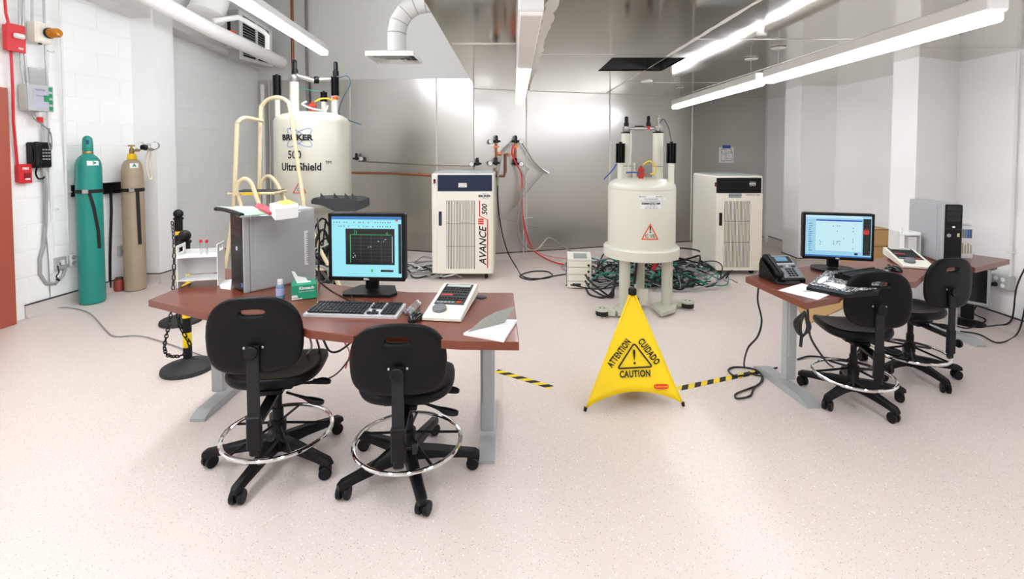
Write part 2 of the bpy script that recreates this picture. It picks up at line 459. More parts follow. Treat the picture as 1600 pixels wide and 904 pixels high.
# --- lower aluminium ceiling: sheets with white sealant between
cm = struct(slab('ceiling_metal', [(-.40, YB), (RX + .1, YB), (RX + .1, 8.5), (-.40, 8.5)], CZ + .03, CZ + .06, DARK))
HX0, HX1, HY0, HY1 = .92, 1.60, 4.55, 5.32       # duct opening
bpy.data.objects.remove(cm)
cm = struct(empty('ceiling_metal'))
def backing(x0, x1, y0, y1): MB().box(((x0 + x1) / 2, (y0 + y1) / 2, CZ + .045), (x1 - x0, y1 - y0, .03)).build('deck', DARK, cm, smooth=0)
backing(-.40, HX0, YB, 8.5); backing(HX1, RX + .1, YB, 8.5); backing(HX0, HX1, YB, HY0); backing(HX0, HX1, HY1, 8.5)
cols = [(-.50, .225, [YB, -.9, 1.5, 3.96, 8.5]), (.225, 1.40, [YB, -.4, 2.0, 4.40, 8.5]), (1.40, 2.62, [YB, -1.1, 1.3, 3.80, 6.2, 8.5]), (2.62, RX + .1, [YB, -.8, 1.6, 4.1, 8.5])]
for x0, x1, ys in cols:
    for y0, y1 in zip(ys[:-1], ys[1:]):
        a0, a1, b0, b1 = x0 + .002, x1 - .002, y0 + .002, y1 - .002
        mb = MB(); zc = CZ + .006; th = .012
        def rect(p0, p1, q0, q1):
            if p1 - p0 > .005 and q1 - q0 > .005: mb.box(((p0 + p1) / 2, (q0 + q1) / 2, zc), (p1 - p0, q1 - q0, th))
        if a0 < HX1 and a1 > HX0 and b0 < HY1 and b1 > HY0:
            h0, h1 = max(a0, HX0), min(a1, HX1)
            rect(a0, h0, b0, b1); rect(h1, a1, b0, b1); rect(h0, h1, b0, HY0); rect(h0, h1, HY1, b1)
        else: rect(a0, a1, b0, b1)
        mb.build('ceiling_sheet', SHEETC, cm, smooth=0)
def seam(p, q, wd):
    p, q = Vector(p), Vector(q); n = max(4, int((q - p).length / .09)); d = (q - p).normalized(); s_ = Vector((-d.y, d.x))
    top = []; bot = []
    for i in range(n + 1):
        c = p + (q - p) * (i / n)
        top.append(c + s_ * wd * random.uniform(.35, .75)); bot.append(c - s_ * wd * random.uniform(.35, .75))
    vs = [(v.x, v.y, CZ - .002) for v in top] + [(v.x, v.y, CZ - .002) for v in bot] + [(v.x, v.y, CZ + .001) for v in top] + [(v.x, v.y, CZ + .001) for v in bot]
    m = n + 1; fs = []
    for i in range(n):
        fs += [[i, i + 1, m + i + 1, m + i], [2 * m + i, 3 * m + i, 3 * m + i + 1, 2 * m + i + 1], [i, 2 * m + i, 2 * m + i + 1, i + 1], [m + i, m + i + 1, 3 * m + i + 1, 3 * m + i]]
    MB().add(vs, fs).build('sealant_seam', SEAL, cm)
seam((.24, 1.0), (.21, 7.0), .06); seam((1.40, 1.0), (1.40, 4.5), .03); seam((1.40, 5.4), (1.40, 7.3), .02); seam((2.62, 1), (2.62, 7.6), .006)
seam((-.48, 3.96), (.18, 3.96), .06); seam((.22, 4.40), (.91, 4.40), .016); seam((1.42, 3.80), (2.6, 3.80), .02); seam((1.42, 6.2), (2.6, 6.2), .012)
seam((K.x, K.y - .03), (BR.x, BR.y - .03), .03)
# duct opening in the ceiling: dark liner above the hole
vt = tag(empty('duct_opening', ((HX0 + HX1) / 2, (HY0 + HY1) / 2, CZ)), 'dark square duct opening cut in the metal ceiling', 'vent')
DUCTD = mat('duct_dark', '#4b4a47', .5, .4)
hw, hd = (HX1 - HX0) / 2, (HY1 - HY0) / 2
for cx, cy, sx_, sy_ in ((-hw - .008, 0, .014, 2 * hd + .03), (hw + .008, 0, .014, 2 * hd + .03), (0, -hd - .008, 2 * hw, .014), (0, hd + .008, 2 * hw, .014)):
    MB().box((cx, cy, .22), (sx_, sy_, .40)).build('duct_liner', DUCTD, vt, smooth=0)
MB().box((0, 0, .43), (2 * hw + .03, 2 * hd + .03, .01)).build('duct_top', BLACKM, vt, smooth=0)
MB().box((hw * .55, 0, .12), (.012, 2 * hd, .20)).build('divider', STEEL, vt, smooth=0)
sp = tag(MB().lathe([(.07, 0), (.075, .004), (.07, .012)], on(1010, 126, CZ) - Vector((0, 0, .012))).build('smoke_detector', WHITEP), 'small flat round detector on the metal ceiling behind the opening', 'detector')
# --- door jamb at the far left
dj = struct(empty('door_1', (0, 0, 0)))
JAMB = mat('brick_red_paint', '#a4513f', .45)
mb = MB(); 
for yy, wd in ((4.22, .16),):
    mb.box((lw(4.26) + .02, 4.26, 1.05), (.16, .20, 2.1), (0, 0, -.11), bev=.006)
mb.build('door_frame', JAMB, dj)
MB().box((lw(3.7) + .02, 3.7, 1.03), (.05, .95, 2.06), (0, 0, -.11)).build('door_leaf', JAMB, dj, smooth=0)

# ================================================================== linear lamps
LENS = mat('lamp_lens', '#f6f9ff', .5, emit=LAMP)
LENSL = mat('lamp_lens_high', '#f6f9ff', .5, emit=LAMP * 1.6)
LENSC = mat('lamp_lens_mid', '#f6f9ff', .5, emit=LAMP * .55)
UPFILL = mat('added_uplight_glow', '#f6f9ff', .5, emit=LAMP * 1.6)  # glow for the uplight strips added over the left lamps
LENSOFF = mat('lamp_lens_unlit', '#efedea', .5)
HOUS = mat('lamp_housing', '#e9e9e6', .4)
def lamp(x0, y0, x1, y1, z, label, wd=.11, hang=CZ, lit=True, frac=0.):
    p, q = Vector((x0, y0, z)), Vector((x1, y1, z)); d = q - p; ln = d.length
    t = tag(empty('linear_lamp', (p + q) / 2, math.atan2(d.y, d.x) - PI / 2), label, 'lamp', 'linear pendant lamps')
    MB().box((0, 0, .055), (wd, ln, .075), bev=.008).build('housing', HOUS, t)
    if frac:
        MB().box((0, ln / 2 * frac, .008), (wd - .012, ln * (1 - frac) - .02, .022), bev=.005).build('lens', LENSOFF, t)
        MB().box((0, -ln / 2 * (1 - frac), .008), (wd - .012, ln * frac - .02, .045), bev=.012).build('lit_lens', LENSC, t)
    else:
        MB().box((0, 0, -.004), (wd - .012, ln - .02, .046), bev=.012).build('lens', (LENSL if hang == HZ else LENS) if lit else LENSOFF, t)
    if hang == HZ: MB().box((0, 0, .094), (wd - .05, ln - .10, .004), bev=.001).build('added_uplight', UPFILL, t)  # unseen glowing strip added on the housing to brighten the left side
    for s_ in (-.42, .42):
        MB().cyl((0, ln * s_, .09), (0, ln * s_, hang - z - .006), .003, seg=6).build('suspension_cable', STEEL, t)
        MB().lathe([(.055, 0), (.06, .006), (.05, .012)], (0, ln * s_, hang - z - .0125), seg=20).build('canopy', WHITEP, t)
    return t
lamp(.10, 6.25, .085, 2.2, 2.15, 'long linear ceiling lamp over the caution sign, lit at its far end', .115, frac=.64)
lamp(2.25, 6.85, 2.2, 4.38, 2.15, 'linear pendant lamp in front of the right cabinet, farther of the two in its row', .095)
lamp(2.2, 4.26, 2.15, 2.20, 2.15, 'linear pendant lamp above the right desk, nearer of the two in its row', .095)
lamp(-2.26, 6.0, -2.1, 3.6, 2.72, 'bright linear lamp on the high ceiling near the grille unit', .10, HZ)
lamp(-2.08, 3.3, -1.95, .9, 2.72, 'linear lamp over the left desk, out of the picture above', .13, HZ)
lamp(-2.08, .5, -2.0, -2.0, 2.72, 'linear lamp behind the viewer on the block wall side', .13, HZ)
lamp(.13, 1.8, .13, -.6, 2.15, 'linear lamp over the open floor above the viewer', .13)
lamp(2.15, 1.9, 2.1, -.4, 2.15, 'linear lamp behind the viewer on the white wall side', .13)
# ================================================================== desks
def desk_top(name_root, poly, label, legs, loc, zt=.752, th=.036):
    t = empty(name_root, (loc[0], loc[1], 0), 0, label, 'desk', 'sit-stand desks')
    P = [(x - loc[0], y - loc[1]) for x, y in poly]
    n = len(P); ce = Vector((sum(p[0] for p in P) / n, sum(p[1] for p in P) / n))
    mb = MB()
    ins = [tuple(Vector(p) + (ce - Vector(p)).normalized() * .004) for p in P]
    vs = [(x, y, zt - th) for x, y in P] + [(x, y, zt - .004) for x, y in P] + [(x, y, zt) for x, y in ins]
    fs = [list(range(n))[::-1], list(range(2 * n, 3 * n))] + [[i + a, (i + 1) % n + a, (i + 1) % n + a + n, i + a + n] for a in (0, n) for i in range(n)]
    mb.add(vs, fs).build('desktop', WOOD, t, smooth=25)
    for (x, y, rz, flen, off) in legs:
        lg = empty('leg', (x - loc[0], y - loc[1], 0), rz, parent=t)
        lg2 = MB().box((0, 0, .035 + .34), (.075, .05, .60), bev=.006).build('outer_column', GREYM, lg)
        MB().box((.0, -.030, .46), (.055, .014, .46), bev=.004).build('column_cover', GREYM, lg)
        MB().box((0, 0, .70), (.055, .036, .06), bev=.004).build('inner_column', GREYM, lg)
        prof = [(-flen / 2, 0), (flen / 2, 0), (flen / 2, .018), (flen / 2 - .07, .045), (-flen / 2 + .07, .045), (-flen / 2, .018)]
        MB().prism(prof, -.042, .042, mp=lambda a, b, c: (c, a + off, b)).build('foot', GREYM, lg, smooth=20)
        MB().box((0, off * .5, .706), (.06, .50, .018), bev=.003).build('support_arm', GREYM, lg)
    return t
# left desk: outline of its top read on the desk plane
zt = .752
def dk(px, py): v = on(px, py, zt); return (v.x, v.y)
ldpoly = [dk(*p) for p in [(232, 468), (290, 482), (350, 495), (358, 495), (420, 497), (462, 507), (482, 516), (552, 524), (562, 521), (620, 522), (678, 524), (690, 531), (720, 533), (811, 534), (802, 457), (640, 456), (560, 449), (480, 438), (410, 428), (352, 419)]]
gl = on(325, 640); gr_ = on(765, 735)
ld = desk_top('height_adjustable_desk', ldpoly, 'cherry desk on grey columns holding the black square monitor, nearest the viewer',
              [(-1.80, 2.98, .0, .60, .08), (-.128, 2.56, .0, .60, 0.12)], (-.9, 2.5))
MB().box((.80, -.36, .708), (.075, .05, .022), bev=.006).build('height_switch', DARK, ld)
MB().lathe([(.03, 0), (.032, .004), (.02, .007), (0, .007)], (on(752, 464, zt).x + .9, on(752, 464, zt).y - 2.5, zt), seg=24).build('cable_grommet', DARK, ld)
MB().box((-.15, .35, .700), (1.35, .05, .030)).build('crossbar', GREYM, ld, smooth=0)
# right desk
rdpoly = [dk(*p) for p in [(1165, 432), (1258, 473), (1312, 463), (1322, 452), (1400, 438), (1414, 442), (1432, 440), (1445, 428), (1510, 412), (1524, 418), (1578, 405), (1519, 397), (1383, 402), (1240, 418)]]
rd = desk_top('height_adjustable_desk', rdpoly, 'cherry desk on grey columns holding the widescreen monitor, beside the white wall',
              [(1.79, 3.14, .1, .55, .04), (3.68, 4.08, .1, .50, .0)], (2.4, 3.1))
MB().box((.72, .40, .700), (1.1, .05, .030), (0, 0, .42)).build('crossbar', GREYM, rd, smooth=0)
MB().box((on(1548, 418, .71).x - 2.4, on(1548, 418, .71).y - 3.1, .708), (.07, .05, .022), (0, 0, .45), bev=.006).build('height_switch', DARK, rd)

# ================================================================== drafting chairs
def chair(name, loc, rz, base_rot, label, back_tilt=0., lift=0., blift=0., scl=None, BX=0.):
    t = empty(name, (loc[0], loc[1], 0), rz, label, 'chair', 'black lab chairs')
    if scl: t.scale = scl
    UP = lift; BU = lift + blift
    # base: five arms with casters
    MB().lathe([(.030, .055), (.046, .062), (.050, .10), (.040, .135), (.032, .15)], seg=20).build('hub', BLACK, t)
    for k in range(5):
        a = base_rot - rz + k * 2 * PI / 5
        d = Vector((math.cos(a), math.sin(a), 0)); s_ = Vector((-d.y, d.x, 0))
        mb = MB(); rings = []
        for r, wd, z0, z1 in ((.03, .052, .066, .128), (.14, .050, .072, .118), (.26, .046, .066, .100), (.325, .044, .060, .092), (.345, .030, .060, .080)):
            c = d * r
            rings.append([c + s_ * wd / 2 + Vector((0, 0, z0)), c + s_ * wd / 2 + Vector((0, 0, z1 - .010)), c + s_ * wd * .32 + Vector((0, 0, z1)),
                          c - s_ * wd * .32 + Vector((0, 0, z1)), c - s_ * wd / 2 + Vector((0, 0, z1 - .010)), c - s_ * wd / 2 + Vector((0, 0, z0))])
        vs = [v for rg in rings for v in rg]; g = 6
        fs = [[i * g + j, i * g + (j + 1) % g, (i + 1) * g + (j + 1) % g, (i + 1) * g + j] for i in range(len(rings) - 1) for j in range(g)] + [list(range(g)), list(range((len(rings) - 1) * g, len(rings) * g))]
        lg = mb.add(vs, fs).build('leg', BLACK, t, smooth=40)
        ca = a + random.uniform(-.9, .9); cd = Vector((math.cos(ca), math.sin(ca), 0)); cs = Vector((-cd.y, cd.x, 0))
        c = d * .324 - cd * .012
        w_ = MB()
        for q in (-1, 1):
            w_.lathe([(.012, -.011), (.027, -.011), (.030, -.007), (.030, .007), (.027, .011), (.012, .011)], c + cs * (q * .018) + Vector((0, 0, .0305)), cs, 18)
        w_.box(c + Vector((0, 0, .036)), (.030, .020, .040), (0, 0, ca), bev=.006)
        w_.cyl(d * .324 + Vector((0, 0, .03)), d * .324 + Vector((0, 0, .07)), .008, seg=8)
        w_.build('caster', BLACK, lg)
    MB().lathe([(.026, .10), (.026, .27), (.020, .27), (.020, .40 + UP)], seg=18).build('gas_column', BLACK, t)
    # chrome foot ring on spokes
    ring = MB().torus((0, 0, .150), .253, .0105, 56, 10).build('foot_ring', CHROME, t)
    MB().lathe([(.033, .150), (.038, .155), (.038, .205), (.031, .21)], seg=18).build('ring_collar', BLACK, t)
    for k in range(5):
        a = .35 + k * 2 * PI / 5 - rz
        MB().tube([(.03 * math.cos(a), .03 * math.sin(a), .185), (.13 * math.cos(a), .13 * math.sin(a), .165), (.25 * math.cos(a), .25 * math.sin(a), .142)], .007, 6).build('spoke', BLACK, ring)
    # seat: waterfall front, dished, rolled rim
    N = 44; rings = []
    def sr(sc_, z, dz=0., e=3.0):
        out = []
        for x, y in sq(N, .225 * sc_, .215 * sc_, e, 0, .035):
            zz = z + dz * (y - .035) / .215 if dz else z
            if y > .12: zz -= (y - .12) ** 2 * 1.6
            zz += .035 * max(0, abs(x) / .225 - .55) ** 1.5 * sc_
            out.append((x, y, zz))
        return out
    for sc_, z in ((.0, .392), (.55, .392), (.86, .398), (.96, .412), (1.0, .430), (.985, .447), (.94, .454), (.82, .448), (.60, .436), (.30, .430), (.0, .429)):
        rings.append(sr(max(sc_, .001), z + UP))
    vs = [v for r in rings for v in r]
    fs = [[i * N + j, i * N + (j + 1) % N, (i + 1) * N + (j + 1) % N, (i + 1) * N + j] for i in range(len(rings) - 1) for j in range(N)]
    MB().add(vs, fs).build('seat', SEATB, t, smooth=60)
    MB().box((0, .0, .380 + UP), (.20, .20, .022), bev=.006).box((0, -.03, .362 + UP), (.11, .16, .03), bev=.006).build('seat_mechanism', BLACK, t)
    # backrest with a grip slot: rings from slot to rim
    N = 56; H0, H1 = .515 + BU, .815 + BU + BX; cz = (H0 + H1) / 2; sz_ = .757 + BU + BX
    outer = []
    for x, z in sq(N, .204, (H1 - H0) / 2, 3.6):
        wsc = 1.0 - .13 * max(0, z / .15) ** 1.7 - .02 * max(0, -z / .15)
        outer.append((x * wsc, z + cz + (.012 * (1 - (x / .21) ** 2) if z > 0 else 0)))
    slot = [(x * 1.0, z + sz_) for x, z in sq(N, .050, .013, 3.2)]
    def yb(x, z): return -.285 + .30 * x * x - .35 * (z - .60 - BU) ** 2 - back_tilt * (z - .5)
    layers = []
    T = [0, .04, .15, .3, .5, .7, .88, .96, 1.0]
    def lay(off, rim):
        for tt in (T if off > 0 else T[::-1]):
            ring_ = []
            for (sx_, szz), (ox, oz) in zip(slot, outer):
                x = sx_ + (ox - sx_) * tt; z = szz + (oz - szz) * tt
                th = abs(off) * (1.0 if .04 <= tt < .95 else (.75 if tt in (.96,) else .30))
                ring_.append((x, yb(x, z) + math.copysign(th, off), z))
            layers.append(ring_)
    lay(.017, 1); lay(-.017, 1)
    vs = [v for r in layers for v in r]; n = len(layers)
    fs = [[i * N + j, i * N + (j + 1) % N, ((i + 1) % n) * N + (j + 1) % N, ((i + 1) % n) * N + j] for i in range(n) for j in range(N)]
    bk = MB().add(vs, fs).build('backrest', SEATB, t, smooth=60)
    yk = yb(0, .62 + BU) - .017
    for s_ in (-.038, .038): MB().lathe([(.006, 0), (.006, .004), (.003, .006)], (s_, yk + .002, .635 + BU), (0, -1, 0), 10).build('bolt', STEEL, bk)
    # upright bar, sleeve, knobs, levers
    MB().tube([(0, yk - .008, .645 + BU), (0, yk - .010, .50), (0, yk - .010, .36), (0, yk - .008, .24)], 0, flat=(.012, .050)).build('back_upright', BLACKM, t, smooth=0)
    MB().lathe([(.010, -.004), (.026, 0), (.029, .006), (.029, .018), (.024, .024), (0, .026)], (0, yk - .014, .622 + BU), (0, -1, 0), 20).build('back_knob', BLACK, t)
    MB().box((0, yk - .008, .315), (.062, .030, .15), bev=.006).box((0, yk - .006, .24), (.046, .026, .06), bev=.008).build('upright_sleeve', BLACK, t)
    MB().tube([(0, yk, .345), (0, -.16, .352), (0, -.06, .362)], 0, flat=(.05, .016)).build('sleeve_bracket', BLACK, t, smooth=0)
    MB().lathe([(.008, 0), (.008, .03), (.024, .032), (.027, .040), (.024, .052), (0, .054)], (.028, yk - .008, .30), (1, 0, 0), 16).build('height_knob', BLACK, t)
    for y0, y1, z1 in ((-.06, -.10, .335), (.03, .05, .365)):
        MB().tube(spline([(.06, y0, .368), (.14, (y0 + y1) / 2, (z1 + .362) / 2), (.20, y1, z1), (.245, y1 - .01, z1 - .004)], 4),
                  [.006, .006, .006, .007, .008, .010, .014, .017, .018, .018, .017, .015, .010], 8).build('lever', BLACK, t)
    return t
chair('drafting_chair', (-1.172, 2.42), .14, math.radians(192), 'black drafting chair in front of the computer tower on the left desk', lift=.03, blift=.025, BX=.035)
chair('drafting_chair', (-.503, 2.335), .08, math.radians(4), 'black drafting chair in front of the keyboard and square monitor')
chair('drafting_chair', (2.125, 3.02), -.16, math.radians(209), 'black drafting chair in front of the widescreen monitor', scl=(.87, .87, 1.05))
chair('drafting_chair', (2.76, 3.37), .16, math.radians(200), 'black drafting chair turned sideways beside the white wall', scl=(.87, .87, 1.05))
# ================================================================== instruments
def bpx(px, py, off=.02):          # point on the back wall face seen at that pixel
    k = (px - 800) / F
    A, B = (K, BL) if px < 740 else (K, BR)
    d = B - A; t = (k * A.y - A.x) / (d.x - k * d.y); p = A + d * t
    return at(px, py, p.y - .012 - off)
RUB = mat('black_rubber', '#1a1a1a', .7)
VALVE = mat('valve_red', '#b8321c', .45)
GREEN = mat('green_cable', '#0f8f77', .5)
GREYC = mat('grey_cable', '#8f9190', .5)
BLUEC = mat('blue_hose', '#2a4f9c', .45)
YELC = mat('yellow_hose', '#e9c832', .45)
WHITEC = mat('white_hose', '#e6e6e2', .4)
REDC = mat('red_hose', '#d8252b', .4)
BRAID = mat('braided_hose', '#a9a69a', .35, .6)
BLUEP = mat('blue_print', '#3f86c6', .5)
INK = mat('ink_black', '#16181a', .6)
REDP = mat('red_print', '#d6402e', .5)
LABELW = mat('label_white', '#f2f3f1', .5)
LABELG = mat('label_grey', '#9fa4a3', .5)
DUTY = mat('grey_print', '#6d7274', .5)

def finned(mb, c, r, h, mi=0):     # black finned canister
    mb.cyl((c[0], c[1], c[2]), (c[0], c[1], c[2] + h), r * .55, seg=12)
    for k in range(10):
        a = 2 * PI * k / 10
        mb.box((c[0] + r * .75 * math.cos(a), c[1] + r * .75 * math.sin(a), c[2] + h / 2), (r * .5, r * .22, h), (0, 0, a))
    mb.cyl((c[0], c[1], c[2] + h), (c[0], c[1], c[2] + h + .015), r * .35, seg=10)
def cylmap(r, a0, z0):             # wrap print round a barrel whose -Y side faces the viewer
    return lambda u, v: (r * math.sin(a0 + u / r), -r * math.cos(a0 + u / r), z0 + v)
def ringpts(cx, cz, a, b, rot, n=36):
    out = []
    for k in range(n):
        t = 2 * PI * k / n; x, y = a * math.cos(t), b * math.sin(t)
        out.append((cx + x * math.cos(rot) - y * math.sin(rot), cz + x * math.sin(rot) + y * math.cos(rot)))
    return out
def outline(name, pts2, wd, m, parent, mp, closed=True):
    """flat printed line of width wd along 2-D points"""
    n = len(pts2); vs = []; P = [Vector(p) for p in pts2]
    if closed and n <= 4:
        ce = sum(P, Vector((0, 0))) / n
        rin = min(abs((P[(i + 1) % n] - P[i]).normalized().cross(ce - P[i])) for i in range(n)); k_ = 1 - wd / rin
        P = [P[i].lerp(P[(i + 1) % n], j / 10) for i in range(n) for j in range(10)]; n *= 10
        for q in P: vs += [mp(*q), mp(*(ce + (q - ce) * k_))]
        return MB().add(vs, [[2 * i, 2 * i + 1, 2 * ((i + 1) % n) + 1, 2 * ((i + 1) % n)] for i in range(n)]).build(name, m, parent, smooth=0)
    for i in range(n):
        a = P[i - 1] if (closed or i) else P[i]; b = P[(i + 1) % n] if (closed or i < n - 1) else P[i]
        d = (b - a).normalized(); s_ = Vector((-d.y, d.x)) * wd / 2
        if closed and n <= 4: s_ = s_ * 2.0
        vs += [mp(*(P[i] + s_)), mp(*(P[i] - s_))]
    fs = [[2 * i, 2 * i + 1, 2 * ((i + 1) % n) + 1, 2 * ((i + 1) % n)] for i in range(n if closed else n - 1)]
    return MB().add(vs, fs).build(name, m, parent, smooth=0)
def decal(name, u0, u1, v0, v1, m, parent, mp, n=8):
    vs = []; 
    for i in range(n + 1):
        uu = u0 + (u1 - u0) * i / n; vs += [mp(uu, v0), mp(uu, v1)]
    return MB().add(vs, [[2 * i, 2 * i + 2, 2 * i + 3, 2 * i + 1] for i in range(n)]).build(name, m, parent, smooth=0)
def tri(w_, h_, cx=0, cz=0): return [(cx - w_ / 2, cz - h_ / 2), (cx + w_ / 2, cz - h_ / 2), (cx, cz + h_ / 2)]

# ---------------- left magnet
YM = 6.0; c = at(490, 300, YM); rzm = math.atan2(-c.x, c.y) * -1.0
m1 = empty('shielded_magnet', (c.x, YM, 0), math.atan2(c.x, -YM) + PI if False else math.atan2(-c.x, YM), 'large cream cylindrical magnet with blue orbit logo behind the step ladder', 'magnet', 'laboratory magnets')
def zz(py): return zat(py, YM)
R1 = .432
zt1, zb1 = zz(192), zz(322)
MB().lathe([(.25, zb1 - .05), (R1 - .05, zb1 - .03), (R1 - .01, zb1), (R1, zb1 + .03), (R1, zt1), (R1 - .006, zt1 + .03), (R1 - .03, zt1 + .06), (R1 - .09, zt1 + .095), (R1 - .2, zt1 + .125), (0, zt1 + .14)], seg=56).build('cryostat', CREAM, m1)
MB().lathe([(.27, zz(380)), (.285, zz(378)), (.285, zz(330)), (.30, zb1 - .02)], seg=40).build('lower_neck', CREAM, m1)
for a in (.2, 2.3, 4.4):
    MB().cyl((.33 * math.cos(a), .33 * math.sin(a), 0), (.30 * math.cos(a), .30 * math.sin(a), zb1 - .02), .05, seg=16).build('support_leg', CREAMG, m1)
MB().lathe([(.38, .0), (.38, .05), (.30, .06)], seg=6).build('foot_plate', CREAMG, m1, smooth=0)
ztop = zt1 + .11
def lx(px, dy=0.): return (px - 490) / F * (YM + dy)
tw = [(lx(464), .10, zz(128)), (lx(524), .06, zz(128))]
for (x, y, z1) in tw:
    MB().cyl((x, y, ztop - .05), (x, y, z1), .055 if x < 0 else .048, seg=20).build('stack_tube', CREAM, m1)
    MB().lathe([(.050, 0), (.056, .01), (.056, .08), (.046, .09)], (x, y, z1), seg=18).build('steel_collar', STEEL, m1)
    MB().lathe([(.036, 0), (.036, .07), (.026, .075), (.026, .17), (.018, .185), (0, .187)], (x + .012, y, z1 + .085), seg=14).build('black_cap', BLACK, m1)
MB().tube([(tw[0][0], .1, zz(116)), (lx(492), .09, zz(124)), (tw[1][0], .06, zz(121))], .034, 14).build('manifold', STEEL, m1)
MB().lathe([(.04, 0), (.044, .01), (.044, .05), (.04, .06)], (lx(493), .085, zz(123)), (1, 0, 0), 14).build('manifold_clamp', BLACK, m1)
for x, y, py0, py1 in ((lx(441), -.02, 151, 121), (lx(523), -.14, 150, 121), (lx(507), .02, 158, 143)):
    mb = MB(); finned(mb, (x, y, zz(py0)), .046 if py0 != 158 else .04, zz(py1) - zz(py0)); mb.build('finned_canister', BLACK, m1)
    MB().cyl((x, y, ztop - .10), (x, y, zz(py0)), .030, seg=14).build('canister_post', CREAM, m1)
    MB().cyl((x, y, zz(py0) - .05), (x, y, zz(py0) - .01), .032, seg=14).build('colour_band', ORANGE if py0 == 150 else CREAM, m1)
MB().lathe([(.03, 0), (.034, .02), (.034, .07), (.026, .08), (.026, .10), (.05, .105), (.05, .13), (.02, .14), (.02, .165), (0, .165)], (lx(490), -.12, ztop - .03), seg=14).build('relief_valve', VALVE, m1)
MB().tube(spline([(lx(494), -.12, zz(160)), (lx(502), -.16, zz(156)), (lx(512), -.15, zz(155)), (lx(520), -.12, zz(158))], 5), .010, 6).build('yellow_hose', YELC, m1)
MB().tube(spline([(lx(482), -.1, zz(160)), (lx(476), -.15, zz(165)), (lx(490), -.24, zz(172)), (lx(508), -.22, zz(174)), (lx(512), -.12, zz(166))], 5), .010, 6).build('white_hose', WHITEC, m1)
MB().tube(spline([(lx(530), .05, zz(118)), (lx(543), .0, zz(116)), (lx(546), -.05, zz(130)), (lx(536), -.1, zz(150)), (lx(528), -.1, zz(175)), (lx(540), -.1, zz(186)), (lx(562), -.1, zz(194))], 6), .006, 6).build('blue_cable', mat('teal_blue_cable', '#1d5f6e', .5), m1)
MB().tube(spline([(lx(470), .1, zz(136)), (lx(486), .05, zz(140)), (lx(504), .03, zz(142))], 6), .005, 6).build('green_cable', GREEN, m1)
mp = cylmap(R1 + .003, 0, 0)
def mpx(px, py): return ((px - 490) / F * (YM - R1) * 1.0, zat(py, YM - R1 * .95))
uc, vc = mpx(468, 215)
uc -= .02
for rot in (.62, -.62):
    outline('logo_orbit', ringpts(uc + .03, vc, .165, .055, rot), .006, BLUEP, m1, mp)
decal('logo_dot', uc - .075, uc - .05, vc + .09, vc + .115, BLUEP, m1, mp, 3)
text('logo_lettering', 'BRUKER', .088, INK, m1, cylmap(R1 + .006, uc / R1, vc), bold=.004, sx=1.12)
u2, v2 = mpx(462, 242)
text('model_lettering', '500', .125, INK, m1, cylmap(R1 + .004, u2 / R1, v2), bold=.002, sx=.86)
u2, v2 = mpx(473, 261)
text('model_lettering', 'UltraShield', .122, INK, m1, cylmap(R1 + .004, (u2 - .02) / R1, v2), bold=.003, sx=.86)
text('model_lettering', 'TM', .055, INK, m1, cylmap(R1 + .004, (u2 + .29) / R1, v2 + .05))
u2, v2 = mpx(469, 292)
outline('warning_triangle', tri(.16, .14, u2, v2), .010, REDP, m1, mp)
text('warning_lettering', 'C\u2013', .05, DUTY, m1, cylmap(R1 + .004, u2 / R1, v2 - .03))
# dark equipment tray bolted in front of the magnet
def trayp(px, py): p = at(px, py, 5.35); return (p.x, p.z)
tp = [trayp(*p) for p in [(486, 313), (490, 309), (552, 311), (562, 314), (562, 327), (556, 330), (523, 330), (504, 321), (486, 318)]]
tr = tag(empty('equipment_tray', (0, 0, 0)), 'dark grey moulded tray with fins below the large magnet', 'tray')
MB().prism(tp, 5.35, 5.72, mp=lambda a, b, c_: (a, c_, b)).build('tray_body', DARK, tr, smooth=20)
for px in (499, 520, 537, 548):
    a = trayp(px, 310); MB().prism([(a[0], a[1] - .006), (a[0] + .07, a[1] - .014), (a[0], a[1] + .055)], 5.38, 5.40, mp=lambda p, q, r_: (p, r_, q)).build('fin', DARK, tr, smooth=0)

# ---------------- rolling step ladder
LAD = mat('ladder_beige', '#e2d3ae', .4)
ldr = tag(empty('step_ladder', (0, 0, 0)), 'beige tubular rolling step ladder with hoop handrails beside the large magnet', 'ladder')
def pts(L): return [at(*p) for p in L]
def fl_(px, Y): p = at(px, 300, Y); return Vector((p.x, p.y, .03))
MB().tube(spline([fl_(343, 5.0)] + pts([(352, 420, 5.0), (365, 322, 5.0), (370, 205, 5.0), (373, 190, 5.0), (382, 184, 5.05), (396, 186, 5.2), (409, 189, 5.4)]), 6), .021, 10).build('handrail', LAD, ldr)
MB().tube(spline([fl_(400, 5.5)] + pts([(405, 300, 5.5), (407, 180, 5.5), (411, 163, 5.5), (422, 154, 5.5), (438, 153, 5.45), (448, 158, 5.4), (453, 170, 5.35), (463, 240, 5.3), (476, 328, 5.2)]), 6), .021, 10).build('handrail', LAD, ldr)
MB().tube([at(476, 328, 5.2), at(500, 390, 5.05), at(531, 447, 4.9), fl_(548, 4.85)], .021, 10).build('front_leg', LAD, ldr)
MB().tube(spline(pts([(369, 305, 4.95), (371, 288, 4.95), (382, 279, 4.95), (393, 287, 4.95), (402, 312, 4.95), (416, 345, 4.9)]), 6), .021, 10).build('guard_hoop', LAD, ldr)
MB().tube(spline(pts([(406, 300, 5.45), (409, 284, 5.45), (419, 275, 5.45), (430, 283, 5.4), (440, 302, 5.35), (450, 322, 5.3)]), 6), .021, 10).build('guard_hoop', LAD, ldr)
MB().tube([at(370, 300, 5.0), at(380, 330, 4.98), at(392, 360, 4.95), fl_(425, 4.9)], .018, 8).build('front_leg', LAD, ldr)
pc = at(404, 300, 5.22)
